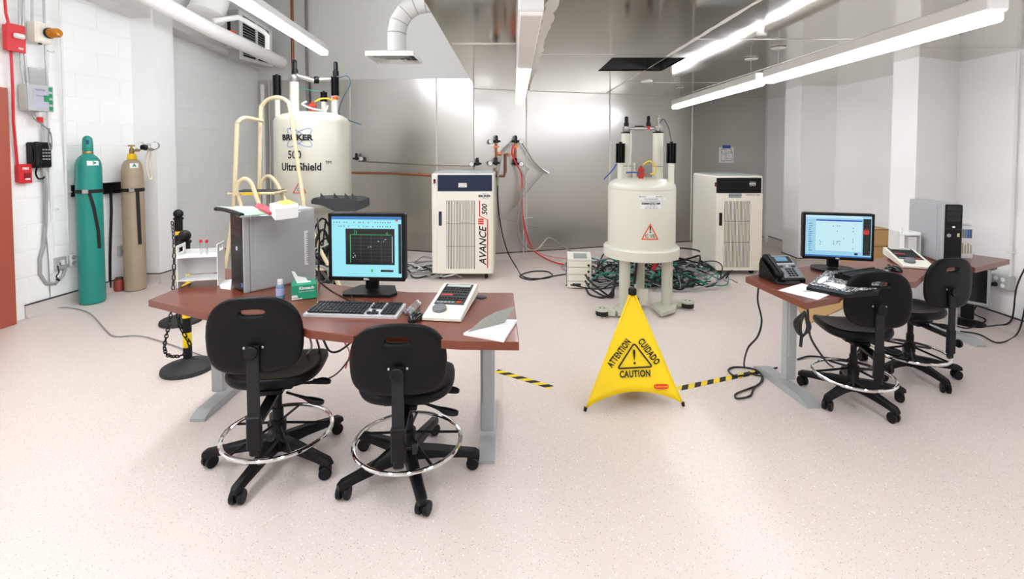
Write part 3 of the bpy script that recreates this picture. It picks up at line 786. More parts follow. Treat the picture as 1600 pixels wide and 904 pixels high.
MB().box(pc, (.47, .38, .028), (0, 0, .08), bev=.008).build('platform', LAD, ldr)
MB().box(pc + Vector((0, 0, .016)), (.43, .34, .006), (0, 0, .08)).build('platform_tread', DARK, ldr)
MB().box(pc + Vector((.02, -.20, .0)), (.18, .006, .026), (0, 0, .08)).build('warning_strip', YEL, ldr)
for k, (px, py, Y, wd) in enumerate(((425, 325, 5.1, .42), (448, 372, 5.0, .44), (486, 418, 4.95, .46))):
    p = at(px, py, Y); MB().box(p, (wd, .17, .026), (0, 0, .08), bev=.006).build('step', LAD, ldr); MB().box(p + Vector((0, 0, .016)), (wd - .04, .14, .006), (0, 0, .08)).build('step_tread', DARK, ldr)
for px, Y in ((350, 5.0), (402, 5.5)):
    p = at(px, 300, Y); MB().lathe([(.02, -.018), (.06, -.018), (.066, 0), (.06, .018), (.02, .018)], (p.x, p.y, .066), (1, .1, 0), 20).build('wheel', RUB, ldr)

# ---------------- right magnet
YN = 4.85; c = at(1002, 330, YN)
m2 = empty('tripod_magnet', (c.x, YN, 0), math.atan2(-c.x, YN), 'smaller cream cylindrical magnet standing on three pillar legs', 'magnet', 'laboratory magnets')
def z2(py): return zat(py, YN)
def l2(px, d_=0.): return (px - 1001) / F * YN
R2 = .325
zs, zf = z2(292), z2(385)
MB().lathe([(R2 - .02, z2(399)), (R2 + .035, z2(398)), (R2 + .04, z2(395)), (R2 + .04, z2(384)), (R2 + .03, z2(382)), (R2, z2(381)), (R2, zs), (R2 - .008, zs + .03), (R2 - .03, zs + .058), (R2 - .07, zs + .078), (R2 - .15, zs + .09), (0, zs + .098)], seg=56).build('cryostat', CREAM, m2)
MB().torus((0, 0, zs - .012), R2 + .0005, .002, 56, 6).build('seam_ring', CREAMG, m2)
zd = zs + .07
for x, y in ((l2(977), .05), (l2(1025), .02)):
    MB().cyl((x, y, zd - .04), (x, y, z2(208)), .050, seg=20).build('stack_tube', CREAM, m2)
    MB().lathe([(.052, 0), (.052, .012)], (x, y, z2(208)), seg=20).build('tube_band', BLACK, m2)
    MB().lathe([(.030, 0), (.036, .01), (.036, .055), (.028, .06)], (x, y, z2(206)), seg=16).build('steel_collar', STEEL, m2)
    MB().lathe([(.0505, 0), (.0505, .006)], (x, y, z2(260)), seg=20).build('tube_band', DUTY, m2)
MB().tube([(l2(971), .05, z2(200)), (l2(1030), .02, z2(200))], .013, 10).build('manifold', STEEL, m2)
MB().tube([(l2(990), .04, z2(200)), (l2(1004), .03, z2(200))], .026, 12).build('manifold_joint', STEEL, m2)
for px, y in ((977, .05), (1011, .03)):
    MB().lathe([(.018, 0), (.02, .02), (.02, .04)], (l2(px), y, z2(202)), seg=12).build('red_band', REDC, m2)
    MB().lathe([(.024, .0), (.026, .03), (.020, .04), (.020, .09), (.014, .10), (0, .10)], (l2(px), y, z2(197)), seg=14).build('black_cap', BLACK, m2)
MB().lathe([(.008, 0), (.008, .06), (.014, .065), (.014, .08), (.004, .09), (.004, .11)], (l2(1026), .02, z2(197)), seg=10).build('gauge_pin', STEEL, m2)
for px in (969, 1044):
    mb = MB(); finned(mb, (l2(px), -.10, z2(254)), .044, z2(224) - z2(254)); mb.build('finned_canister', BLACK, m2)
    MB().cyl((l2(px), -.10, zd - .08), (l2(px), -.10, z2(254)), .028, seg=14).build('canister_post', CREAM, m2)
MB().lathe([(.022, 0), (.024, .05), (.036, .055), (.036, .10), (.024, .105), (.03, .11), (.03, .13), (.014, .135), (.014, .15), (0, .15)], (l2(1000), -.12, zd - .01), seg=14).build('relief_valve', VALVE, m2)
MB().lathe([(.018, 0), (.018, .09), (.008, .095), (.008, .14), (.012, .145), (.012, .17), (0, .17)], (l2(990), .0, zd), seg=12).build('fill_port', CREAM, m2)
MB().tube(spline([(l2(1003), -.13, z2(256)), (l2(1013), -.15, z2(251)), (l2(1020), -.14, z2(258)), (l2(1022), -.12, z2(268)), (l2(1014), -.12, z2(271))], 5), .008, 6).build('yellow_hose', YELC, m2)
MB().tube(spline([(l2(984), .0, z2(206)), (l2(985), -.03, z2(235)), (l2(980), -.06, z2(262)), (l2(984), -.08, z2(270))], 5), .006, 6).build('clear_hose', WHITEC, m2)
MB().tube(spline([(l2(963), -.12, z2(256)), (l2(957), -.16, z2(266)), (l2(945), -.2, z2(279))], 5), .007, 6).build('blue_hose', BLUEC, m2)
MB().tube(spline([(l2(978), -.13, z2(269)), (l2(990), -.16, z2(268)), (l2(1000), -.15, z2(270))], 5), .007, 6).build('blue_hose', BLUEC, m2)
MB().tube(spline([(l2(1027), .02, z2(192)), (l2(1033), .0, z2(187)), (l2(1040), -.05, z2(200)), (l2(1044), -.10, z2(222))], 5), .004, 6).build('sensor_cable', CABLE, m2)
mp = cylmap(R2 + .002, 0, 0)
def m2px(px, py): return ((px - 1001) / F * (YN - R2), zat(py, YN - R2 * .95))
u0, v0 = m2px(999, 326); u1, v1 = m2px(1033, 305)
decal('data_plate', u0, u1, v0, v1, LABELW, m2, mp)
um, vm = (u0 + u1) / 2, (v0 + v1) / 2
mt = lambda dv: cylmap(R2 + .0035, um / R2, vm + dv)
text('plate_lettering', 'BRUKER', .017, INK, m2, cylmap(R2 + .0035, (u0 + .025) / R2, v1 - .012)); text('plate_lettering', 'BRUKER', .017, INK, m2, cylmap(R2 + .0035, (u1 - .028) / R2, v1 - .012))
text('plate_lettering', 'CRYOMAGNET', .020, DUTY, m2, mt(.028)); text('plate_lettering', 'FOR NMR SPECTROSCOPY', .016, DUTY, m2, mt(.010))
text('plate_lettering', '300MHZ/52 MM', .026, INK, m2, mt(-.014), bold=.001); text('plate_lettering', 'D219/52-6000', .015, DUTY, m2, mt(-.036)); text('plate_lettering', 'SER. NO. BZ 19', .018, DUTY, m2, mt(-.055))
u2, v2 = m2px(1015, 361)
outline('warning_triangle', tri(.165, .155, u2, v2), .010, ORANGE, m2, mp)
text('warning_mark', '!', .085, INK, m2, cylmap(R2 + .0035, u2 / R2, v2 + .015), bold=.002)
text('warning_lettering', 'C VE', .045, DUTY, m2, cylmap(R2 + .0035, u2 / R2, v2 - .045), bold=.001)
u2, v2 = m2px(1040, 311); decal('small_tag', u2 - .012, u2 + .012, v2 - .01, v2 + .01, LABELW, m2, mp, 3)
# legs, foot plates, rollers
cw = Vector((c.x, YN, 0)); Ri = Matrix.Rotation(-m2.rotation_euler.z, 3, 'Z')
def loc2(v): return Ri @ (Vector((v.x, v.y, 0)) - cw)
legsp = [loc2(at(976, 440, 4.70)), loc2(at(1042, 440, 4.76)), loc2(at(999, 440, 5.12))]
for p in legsp: MB().cyl((p.x, p.y, .05), (p.x, p.y, z2(397)), .052, seg=20).build('pillar_leg', CREAMG, m2)
def foot(poly, name='foot_plate'):
    P = [loc2(on(px, py, .055)) for px, py in poly]
    MB().prism([(p.x, p.y) for p in P], .022, .055).build(name, CREAMG, m2, smooth=0)
foot([(958, 479), (968, 472), (998, 470), (998, 486), (966, 488)])
foot([(1017, 474), (1040, 468), (1058, 474), (1055, 482), (1034, 489)])
pb = legsp[2]; MB().prism([(pb.x - .08, pb.y - .06), (pb.x + .08, pb.y - .06), (pb.x + .05, pb.y + .12), (pb.x - .05, pb.y + .12)], .022, .055).build('foot_plate', CREAMG, m2, smooth=0)
for px, py in ((941, 489), (1074, 477)):
    p = loc2(on(px, py, .03))
    rl = MB().lathe([(.03, .012), (.055, .012), (.062, .022), (.062, .05), (.055, .060), (.03, .060)], (p.x, p.y, 0), seg=24).build('roller', RUB, m2)
    MB().lathe([(.0, 0), (.05, 0), (.056, .006), (.05, .014), (0, .014)], (p.x, p.y, 0), seg=24).build('roller_disc', STEEL, rl)
    MB().lathe([(.066, .060), (.068, .066), (.066, .076), (0, .078)], (p.x, p.y, 0), seg=24).build('roller_cover', CREAMG, rl)
    s_ = -1 if px > 1000 else 1
    MB().box((p.x + s_ * .085, p.y + .005, .045), (.07, .06, .055), bev=.005).build('roller_bracket', CREAMG, rl)
    for q in (-.02, .02): MB().lathe([(.006, .078), (.006, .083), (0, .083)], (p.x + q, p.y, 0), seg=8).build('bolt', BLACK, rl)
pj = loc2(on(1004, 482)); MB().box((pj.x + .01, pj.y + .06, .10), (.085, .05, .16), bev=.004).build('junction_box', CREAM, m2)
MB().cyl((legsp[2].x - .05, legsp[2].y - .07, .17), (legsp[2].x - .02, legsp[2].y - .08, z2(400)), .014, seg=10).build('probe_cable', CABLE, m2)
MB().cyl((.12, .0, z2(420)), (.16, .0, z2(398)), .02, seg=12).build('bottom_valve', REDC, m2)

# ---------------- console cabinets
GRI = mat('grille_dark', '#6b6a66', .6)
def cabinet(name, x0, x1, Y, dep, h, label, hdr_mat, rz=0.):
    w_ = x1 - x0
    t = empty(name, ((x0 + x1) / 2, Y + dep / 2, 0), rz, label, 'cabinet', 'console cabinets')
    z0 = .075; f = -dep / 2
    MB().box((0, 0, (z0 + h) / 2), (w_, dep, h - z0), bev=.012).build('body', CREAM2, t)
    MB().box((0, .0, h + .004), (w_ - .03, dep - .04, .02), bev=.004).build('top_panel', GREYM, t)
    return t, f, w_, z0
def cab_px(t, f, Y, cx):           # photo pixel -> position on the cabinet front
    def g(px, py): p = at(px, py, Y); return (p.x - cx, p.z)
    return g
def dress(t, f, w_, z0, h, g, box, hdr, hdrm, sw, han, hanm, gr, bars, nsl):
    # door leaf
    (a, b), (c_, d_) = g(*box[0]), g(*box[1])
    door = MB().box(((a + c_) / 2, f - .006, (b + d_) / 2), (c_ - a, .016, b - d_), bev=.004).build('door', CREAM2, t)
    (a, b), (c_, d_) = g(*hdr[0]), g(*hdr[1])
    MB().box(((a + c_) / 2, f - .007, (b + d_) / 2), (c_ - a, .018, b - d_), bev=.003).build('header_panel', hdrm, t)
    a, b = g(*sw); s_ = MB().box((a, f - .006, b), (.024, .014, .05), bev=.003).build('power_switch', BLACK, t)
    MB().box((a, f - .014, b - .008), (.012, .006, .016)).build('switch_rocker', REDC, s_, smooth=0)
    (a, b), (c_, d_) = g(*han[0]), g(*han[1])
    MB().box(((a + c_) / 2, f - .018, (b + d_) / 2), (c_ - a, .018, b - d_), bev=.004).build('handle', hanm, door)
    (a, b), (c_, d_) = g(*gr[0]), g(*gr[1])
    rows = [b] + [g(800, y)[1] for y in bars] + [d_]
    for r in range(len(rows) - 1):
        mb = MB()
        for k in range(nsl):
            x = a + (c_ - a) * (k + .5) / nsl
            mb.box((x, f - .0142, (rows[r] + rows[r + 1]) / 2), ((c_ - a) / nsl * .42, .002, rows[r] - rows[r + 1] - .012))
        o = mb.build('grille_slots', GRI, door, smooth=0); o['kind'] = 'stuff'
        if r: MB().box(((a + c_) / 2, f - .0145, rows[r]), (c_ - a, .003, .008)).build('grille_bar', GRI, door, smooth=0)
    for sx_ in (-1, 1):
        for sy_ in (-1, 1):
            p = (sx_ * (w_ / 2 - .09), sy_ * .28 if sy_ > 0 else f + .08)
            ca = MB().lathe([(.01, -.016), (.032, -.016), (.036, -.01), (.036, .01), (.032, .016), (.01, .016)], (p[0], p[1], .036), (1, .3, 0), 18).box((p[0], p[1] + .01, .066), (.05, .05, .02), bev=.004).build('caster', RUB, t)
    return door
xa, xb = at(675, 400, 5.85).x, at(771, 400, 5.85).x
cx = (xa + xb) / 2; hC = zat(271, 5.85)
t, f, w_, z0 = cabinet('console_cabinet', xa, xb, 5.85, .74, hC, 'cream console cabinet with navy header and red lettering along the door', NAVY)
g = cab_px(t, f, 5.85, cx)
door = dress(t, f, w_, z0, hC, g, [(683, 299), (768, 427)], [(684, 273), (769, 298)], NAVY, (679, 283), [(686, 330), (690.5, 352)], NAVY, [(697, 312), (743, 420)], [348, 384], 19)
a, b = g(723, 289); decal('paper_label', a - .05, a + .05, b - .025, b + .025, LABELW, t, fr(f - .0175)); 
text('label_lettering', 'ID 4 / NMR', .022, REDP, t, fr(f - .0185, a, b + .008)); text('label_lettering', 'B 270.00', .018, DUTY, t, fr(f - .0185, a, b - .013))
a, b = g(757, 306)
text('logo_lettering', 'BRUKER', .036, INK, door, fr(f - .0155, a, b), bold=.0015, sx=1.1)
for rot in (.6, -.6): outline('logo_orbit', ringpts(a, b, .05, .022, rot), .003, BLUEP, door, fr(f - .0150))
def vert(x0, z0_): return lambda u, v: (x0 - v, f - .0155, z0_ + u)
a, b = g(755, 384); text('name_lettering', 'AVANCE', .118, INK, door, vert(a, b), bold=.002, shear=.25, sx=.98)
a, b = g(752, 345.5); text('numeral_lettering', 'III', .085, REDP, door, vert(a, b), bold=.004, sx=1.2)
a, b = g(757.5, 327); text('number_lettering', '500', .085, INK, door, vert(a, b), bold=.002, shear=.2)
zl = lambda x, y: g(x, y)
outline('red_rule', [zl(749.5, 313), zl(749.5, 337), zl(762, 343), zl(762, 418)], .014, REDP, door, lambda u, v: (u, f - .0152, v), closed=False)

xa, xb = at(1118, 400, 6.1).x, at(1190, 400, 6.1).x
cx = (xa + xb) / 2; hD = zat(275, 6.1)
t, f, w_, z0 = cabinet('console_cabinet', xa, xb, 6.1, .80, hD, 'cream console cabinet with plain black header beside the white column', BLACK)
g = cab_px(t, f, 6.1, cx)
door = dress(t, f, w_, z0, hD, g, [(1119, 302), (1189, 422)], [(1119.5, 277.5), (1188.5, 301)], BLACK, (1115.2 + 3, 288), [(1123, 332), (1127, 352)], BLACK, [(1131, 313), (1170, 418)], [345, 378], 19)
a, b = g(1175, 287); text('logo_lettering', 'BRUKER', .022, LABELW, t, fr(f - .0175, a, b), bold=.001)
for rot in (.6, -.6): outline('logo_orbit', ringpts(a, b, .04, .016, rot), .003, LABELW, t, fr(f - .0172))
a, b = g(1148, 305); decal('metal_plate', a - .08, a + .075, b - .03, b + .03, LABELG, door, fr(f - .0152)); text('plate_lettering', 'Bruker AVANCE', .024, INK, door, fr(f - .016, a, b))
a, b = g(1175, 304.5); text('name_lettering', 'AVANCE 300', .03, mat('brown_print', '#7a3a2a', .5), door, fr(f - .0155, a, b), shear=.2)

# ---------------- stacked amplifier console on the floor
p0 = on(886, 452); 
cb = empty('amplifier_console', (p0.x + .155, p0.y + .17, 0), -.10, 'small cream stacked control console on the floor amid cables', 'console')
for k in range(4): MB().box((0, 0, .045 + k * .078), (.27, .30, .074), bev=.006).build('module', CREAM2, cb)
MB().prism([(-.15, .32), (.15, .32), (.15, .36), (-.15, .335)], -.135, .135, mp=lambda a, b, c_: (c_, -a * -1.0, b)).build('lid', CREAM2, cb, smooth=0)
MB().box((.01, -.03, .352), (.15, .17, .004), (.083, 0, 0)).build('keypad', LABELG, cb, smooth=0)
MB().box((-.03, -.152, .05), (.09, .006, .025)).build('name_plate', DARK, cb, smooth=0)
for k in range(4): MB().cyl((.10, -.15, .06 + k * .07), (.10, -.175, .06 + k * .07), .012, seg=10).build('connector', BLACK, cb)
for k in range(4): MB().box((-.137, .02, .05 + k * .078), (.006, .18, .045)).build('side_vent', BLACKM, cb, smooth=0)

# ---------------- caution sign
SG = mat('sign_fabric', '#fdd808', .55, var=.03, vscale=6)
A = on(914, 644); B = on(1068, 636); AP = at(988, 457, 3.12); Cc = Vector(((A.x + B.x) / 2 + .05, A.y + .46, .02))
A.z = B.z = .02
sg = tag(empty('caution_sign', (AP.x, A.y + .16, 0)), 'yellow pop-up fabric caution sign standing on the open floor', 'sign')
o3 = sg.location.copy()
def face(P, Q, name):
    P, Q, T = P - o3, Q - o3, AP - o3
    nu, nv = 14, 14; vs = []
    mid = (P + Q) / 2; inn = (Vector((0, .12, 0)) + (Vector(((A.x + B.x + Cc.x) / 3, (A.y + B.y + Cc.y) / 3, 0)) - o3) - mid); inn.z = 0
    inn.normalize()
    for j in range(nv + 1):
        tt = j / nv
        for i in range(nu + 1):
            s_ = i / nu; e = P.lerp(Q, s_)
            top = T + (Q - P).normalized() * ((s_ - .5) * .035)
            lift = .115 * (1 - (2 * s_ - 1) ** 2) ** .8
            q = e.lerp(top, tt); 
            if tt < 1: q = q + (top - e) * (lift * (1 - tt))
            vs.append(q + inn * (.012 * 4 * s_ * (1 - s_) * (1 - tt)))
    m_ = nu + 1
    fs = [[j * m_ + i, j * m_ + i + 1, (j + 1) * m_ + i + 1, (j + 1) * m_ + i] for j in range(nv) for i in range(nu)]
    o = MB().add(vs, fs).build(name, SG, sg, smooth=60)
    md = o.modifiers.new('cloth_thickness', 'SOLIDIFY'); md.thickness = .003; md.offset = 0
    return o
ff = face(A, B, 'fabric_side'); face(B, Cc, 'fabric_side'); face(Cc, A, 'fabric_side')
for P in (A, B, Cc):
    d_ = (AP - P).normalized()
    MB().cyl(P - o3 + Vector((0, 0, -.012)), P - o3 + d_ * .012, .009, .011, seg=10).build('foot_tip', BLACK, sg)
MB().lathe([(.022, -.012), (.026, -.008), (.026, .022), (.022, .03), (0, .031)], AP - o3, seg=20).build('top_cap', BLACK, sg)
nrmF = (B - A).cross(AP - A).normalized()
if nrmF.y > 0: nrmF = -nrmF
def onface(px, py, off=.004):
    d = ray(px, py); o_ = Vector((0, 0, CAMZ)); tt = (A - o_).dot(nrmF) / d.dot(nrmF); return o_ + d * tt + nrmF * off - o3
def fmap(cx, cy, rot=0.):
    cr_, sr_ = math.cos(rot), math.sin(rot)
    return lambda u, v: onface(cx + u * cr_ + v * sr_, cy + u * sr_ - v * cr_)
text('lettering', 'CAUTION', 14.5, INK, sg, fmap(992, 584, -.04), bold=.55, sx=.68, space=1.12)
text('lettering', 'ATTENTION', 14.5, INK, sg, fmap(967.5, 551.5, -.93), bold=.5, sx=.57, space=1.12)
text('lettering', 'CUIDADO', 14.5, INK, sg, fmap(1013.5, 549, .93), bold=.5, sx=.64, space=1.12)
idm = lambda u, v: onface(u, v, .0035)
tp_ = []
for (vx, vy), prv, nxt in (((990.5, 536), (964, 575), (1020, 571)), ((1019, 572.5), (990.5, 536), (964, 575)), ((965, 575.5), (1019, 572), (990.5, 536))):
    V = Vector((vx, vy)); a_ = V + (Vector(prv) - V).normalized() * 4; b_ = V + (Vector(nxt) - V).normalized() * 4
    for tt in (0, .25, .5, .75, 1): tp_.append(tuple(a_ * (1 - tt) ** 2 + V * 2 * tt * (1 - tt) + b_ * tt ** 2))
outline('warning_triangle', tp_, 2.4, INK, sg, idm)
mk = [(988.6, 547), (990.3, 545.2), (992.4, 547), (992.6, 551), (991.6, 562), (990.4, 562), (988.8, 551)]
MB().add([idm(*p) for p in mk], [list(range(len(mk)))]).add([idm(991.4 + 2 * math.cos(k * PI / 6), 567 + 2 * math.sin(k * PI / 6)) for k in range(12)], [list(range(12))]).build('exclamation_mark', INK, sg, smooth=0)
lg = [(1033 + x, 603.5 + y) for x, y in sq(24, 11.5, 4, 3.5)]
MB().add([idm(*p) for p in lg], [list(range(24))]).build('maker_badge', mat('badge_red', '#e2331d', .5), sg, smooth=0)
text('badge_lettering', 'Rubbermaid', 4.2, YEL, sg, (lambda g_: lambda u, v: g_(u, v) + nrmF * .002)(fmap(1033, 603.5, -.02)), bold=.05)
text('badge_lettering', 'Commercial Products', 2.2, mat('badge_red', '#e2331d'), sg, fmap(1033, 609, -.02))

# ---------------- hazard tape on the floor
HT = stripes('hazard_tape', '#f2d21c', '#0f0e0d', 9.5, -1.0)
def tape(p, q, label, wd=.05):
    a, b = on(*p), on(*q); d = b - a
    o = MB().box((0, 0, .001), (d.length, wd, .002)).build('hazard_tape', HT, loc=(a + b) / 2, rot=(0, 0, math.atan2(d.y, d.x)), smooth=0)
    tag(o, label, 'tape', 'floor hazard tape')
tape((776, 579), (862, 605), 'yellow and black floor tape beside the left desk leg')
tape((1060, 607), (1202, 577), 'yellow and black floor tape running to the right desk foot')

# ---------------- stanchions and chain
def stanchion(px, py, top, ball, label):
    p = on(px, py); Y = p.y
    t = empty('chain_stanchion', (p.x, Y, 0), 0, label, 'stanchion', 'yellow and black stanchions')
    r = .165
    MB().lathe([(r, 0), (r + .004, .012), (r, .03), (r - .01, .036), (r * .6, .05), (.05, .066), (.034, .085)], seg=36).build('rubber_base', mat('dull_rubber', '#2b2c2b', .65, bump=.2, bscale=30, var=.3), t)
    zt_ = zat(top, Y); z = .06; k = 0
    while z < zt_ - .20:
        h = min(.105, zt_ - .20 - z)
        MB().cyl((0, 0, z), (0, 0, z + h), .028, seg=18).build('post_band', BLACK if k % 2 == 0 else YEL, t); z += h; k += 1
    MB().lathe([(.030, z), (.032, z + .01), (.032, z + .10), (.040, z + .105), (.040, z + .12), (.03, z + .125), (.022, z + .13)], seg=20).build('top_sleeve', BLACK, t)
    MB().ball((0, 0, z + .155), .040, 20, 12).build('ball_cap', BLACK, t)
    return Vector((p.x, Y, z + .09))
s1 = stanchion(294, 577, 358, 0, 'yellow and black post with ball top and round rubber base, nearer of the pair')
s2 = stanchion(283, 503, 326, 0, 'yellow and black post with ball top, farther of the pair behind the white rack')
link = MB()
link.tube([(.011 * math.cos(a), 0, .011 * math.sin(a) + (.011 if math.sin(a) > 0 else -.011)) for a in [2 * PI * k / 12 for k in range(12)]], .0045, 5, True)
lme = link.mesh('link', BLACK)
def chain(points, label):
    P = spline(points, 20); t = tag(empty('plastic_chain', P[0]), label, 'chain')
    acc = 0; last = P[0]; k = 0
    for a, b in zip(P[:-1], P[1:]):
        acc += (b - a).length
        if acc >= .034:
            acc = 0; d = (b - last).normalized(); q = Vector((0, 0, 1)).rotation_difference(d); q = q @ Euler((0, 0, PI / 2 * (k % 2))).to_quaternion()
            o = inst('link', lme, t, (b + last) / 2 - P[0]); o.rotation_mode = 'QUATERNION'; o.rotation_quaternion = q; last = b; k += 1
chain([s2 + Vector((-.035, -.03, .0)), at(272, 385, 4.2), at(271, 440, 4.1), at(267, 490, 3.85), at(260, 525, 3.62), at(257, 543, 3.5), at(263, 555, 3.42), at(280, 556, 3.36), at(294, 549, 3.38), at(297, 538, 3.40), at(288, 522, 3.41), at(280, 505, 3.42), at(278, 480, 3.43), at(282, 440, 3.44), s1 + Vector((-.02, -.04, 0))], 'black plastic chain drooping between the two yellow posts')

# ---------------- cable tangles
def tangle(name, label, n, gen, mats, rr):
    mb = MB()
    for k in range(n): mb.tube(gen(k), rr[k % len(rr)], 5, mi=k % len(mats))
    o = mb.build(name, mats, smooth=60); tag(o, label, 'cables', kind='stuff'); return o
rnd = random.Random(3)
def gA(k):
    cx_, cy_ = rnd.uniform(1.0, 2.1), rnd.uniform(5.45, 6.5)
    P = []; a0 = rnd.uniform(0, 6.3); ra = rnd.uniform(.12, .42)
    for i in range(9):
        a = a0 + i * .75; P.append((cx_ + ra * 1.5 * math.cos(a) + rnd.uniform(-.06, .06), cy_ + ra * .6 * math.sin(a), .012 + rnd.uniform(0, .20) * (1 if i % 3 else .2)))
    return spline(P, 8)
tangle('cable_tangle', 'tangle of black, grey and green cables behind the tripod magnet', 46, gA, [CABLE, GREYC, CABLE, GREEN, BLACKM, GREYC, CABLE], [.010, .007, .006, .012])
def gB(k):
    y0 = rnd.uniform(5.6, 6.5); P = [(2.0, y0, .03), (2.25, y0 + rnd.uniform(-.1, .1), .05 + rnd.uniform(0, .05)), (2.5, 6.3 + rnd.uniform(-.1, .1), .03), (2.9, 6.95 + rnd.uniform(-.05, .05), .05)]
    return spline(P, 5)
tangle('cable_bundle', 'bundle of cables running toward the black-headed cabinet', 14, gB, [CABLE, GREYC, GREEN], [.012, .008])
def gC(k):
    x0 = rnd.uniform(-1.5, -1.0); y0 = rnd.uniform(5.9, 6.6); P = [(x0 - .5, y0 + .1, .02)]
    for i in range(4): P.append((x0 + .16 * i, y0 + rnd.uniform(-.15, .15), .015 + rnd.uniform(0, .10)))
    return spline(P, 5)
tangle('cable_tangle', 'loose grey and black cables on the floor left of the navy-headed cabinet', 16, gC, [GREYC, CABLE, WHITEC], [.008, .010])
def gD(k):
    cx_, cy_ = rnd.uniform(-2.35, -1.9), rnd.uniform(4.9, 5.5); a0 = rnd.uniform(0, 6); P = []
    for i in range(6):
        a = a0 + i * .9; P.append((cx_ + .22 * math.cos(a), cy_ + .16 * math.sin(a), rnd.uniform(.1, .78)))
    return spline(P, 5)
tangle('cable_tangle', 'dark cables hanging under the large magnet behind the monitor', 26, gD, [CABLE, BLACKM, CABLE, GREYC], [.012, .016, .010])
def gE(k):
    y0 = 5.45 - k * .03; z0_ = .06 + k * .07
    return spline([(.80, 5.32, z0_), (.84, 5.2, z0_ - .05), (.98 + k * .03, 5.1, .02), (1.1, 5.25, .10), (1.22 + k * .02, 5.5, .38)], 6)
for k in range(3): tag(MB().tube(gE(k), .011, 6).build('signal_cable', CABLE), ('lowest', 'middle', 'topmost')[k] + ' thick black cable looping from the small console to the magnet', 'cable', 'console signal cables')

# ---------------- black looped cables, floor
def fc(L, z=.008): return [on(px, py, z) for px, py in L]
cable('floor_cable', [bpx(778, 268), bpx(778, 310), bpx(782, 350, .05), bpx(792, 390, .2)] + fc([(806, 416), (818, 432), (845, 435), (863, 431), (855, 424), (830, 424), (812, 431), (830, 437), (858, 432), (884, 428)]), .008, CABLE, 'black cable dropping down the metal wall and looping on the floor')
cable('floor_cable', fc([(78, 484), (105, 480), (140, 489), (165, 515), (180, 525), (215, 524), (246, 531), (330, 560)]), .005, GREYC, 'thin grey cable across the floor by the green gas cylinder')
cable('desk_cable', [on(1185, 448, .71), at(1184, 470, 2.95), at(1190, 500, 2.95), at(1184, 525, 2.97), at(1168, 545, 2.99)] + fc([(1163, 572), (1176, 584), (1190, 588), (1186, 600), (1172, 606), (1150, 615), (1152, 622), (1172, 618), (1178, 606), (1192, 592), (1180, 577), (1150, 573), (1138, 578), (1150, 587), (1180, 582), (1214, 574)]), .006, CABLE, 'black cable hanging from the right desk and coiled on the hazard tape')
cable('desk_cable', fc([(1246, 561), (1265, 556), (1295, 559), (1320, 563)]) + [at(1345, 545, 3.5)], .006, CABLE, 'black cable on the floor between the right desk leg and its chair')
cable('power_cord', [on(1262, 482, .71), at(1264, 512, 2.6), at(1268, 530, 2.65), at(1284, 555, 2.8)] + fc([(1300, 572), (1330, 580), (1360, 575)]), .006, CABLE, 'black cord hanging below the front corner of the right desk')
pl = on(1258, 486, .70)
mb = MB()
for k in range(4): mb.tube(spline([pl, pl + Vector((-.02 - .006 * k, .01 * k, -.07)), pl + Vector((-.012, .006 * k, -.135)), pl + Vector((.012 + .006 * k, 0, -.09)), pl + Vector((.0, 0, -.01))], 6), .006, 6)
mb.tube([pl + Vector((-.015, 0, -.12)), pl + Vector((-.02, 0, -.19))], .009, 6)
tag(mb.build('coiled_plug', CABLE), 'coiled black cord with plug tied under the right desk corner', 'cord')
for k, (L, lab) in enumerate((([(484, 525, .70), (486, 545, .6), (472, 560, .3), (460, 575, .05)], 'grey cable hanging under the left desk behind the first chair'),
                      ([(494, 527, .70), (499, 548, .5), (492, 562, .3), (500, 575, .1)], 'black cable pair strand hanging under the left desk between the chairs'),
                      ([(505, 530, .70), (515, 548, .62), (530, 548, .6), (552, 532, .68)], 'short black cable swagged under the left desk edge'),
                      ([(552, 552, .5), (530, 580, .3), (510, 592, .2), (490, 592, .15)], 'black cable running low between the two left chairs'))):
    cable('hanging_cable', [on(x, y, z) for x, y, z in L], .005, GREYC if k == 0 else CABLE, lab)
cable('hanging_cable', [on(538, 533, .70), at(546, 552, 2.9), at(540, 575, 3.0)], .004, REDC, 'thin red cable hanging under the left desk')
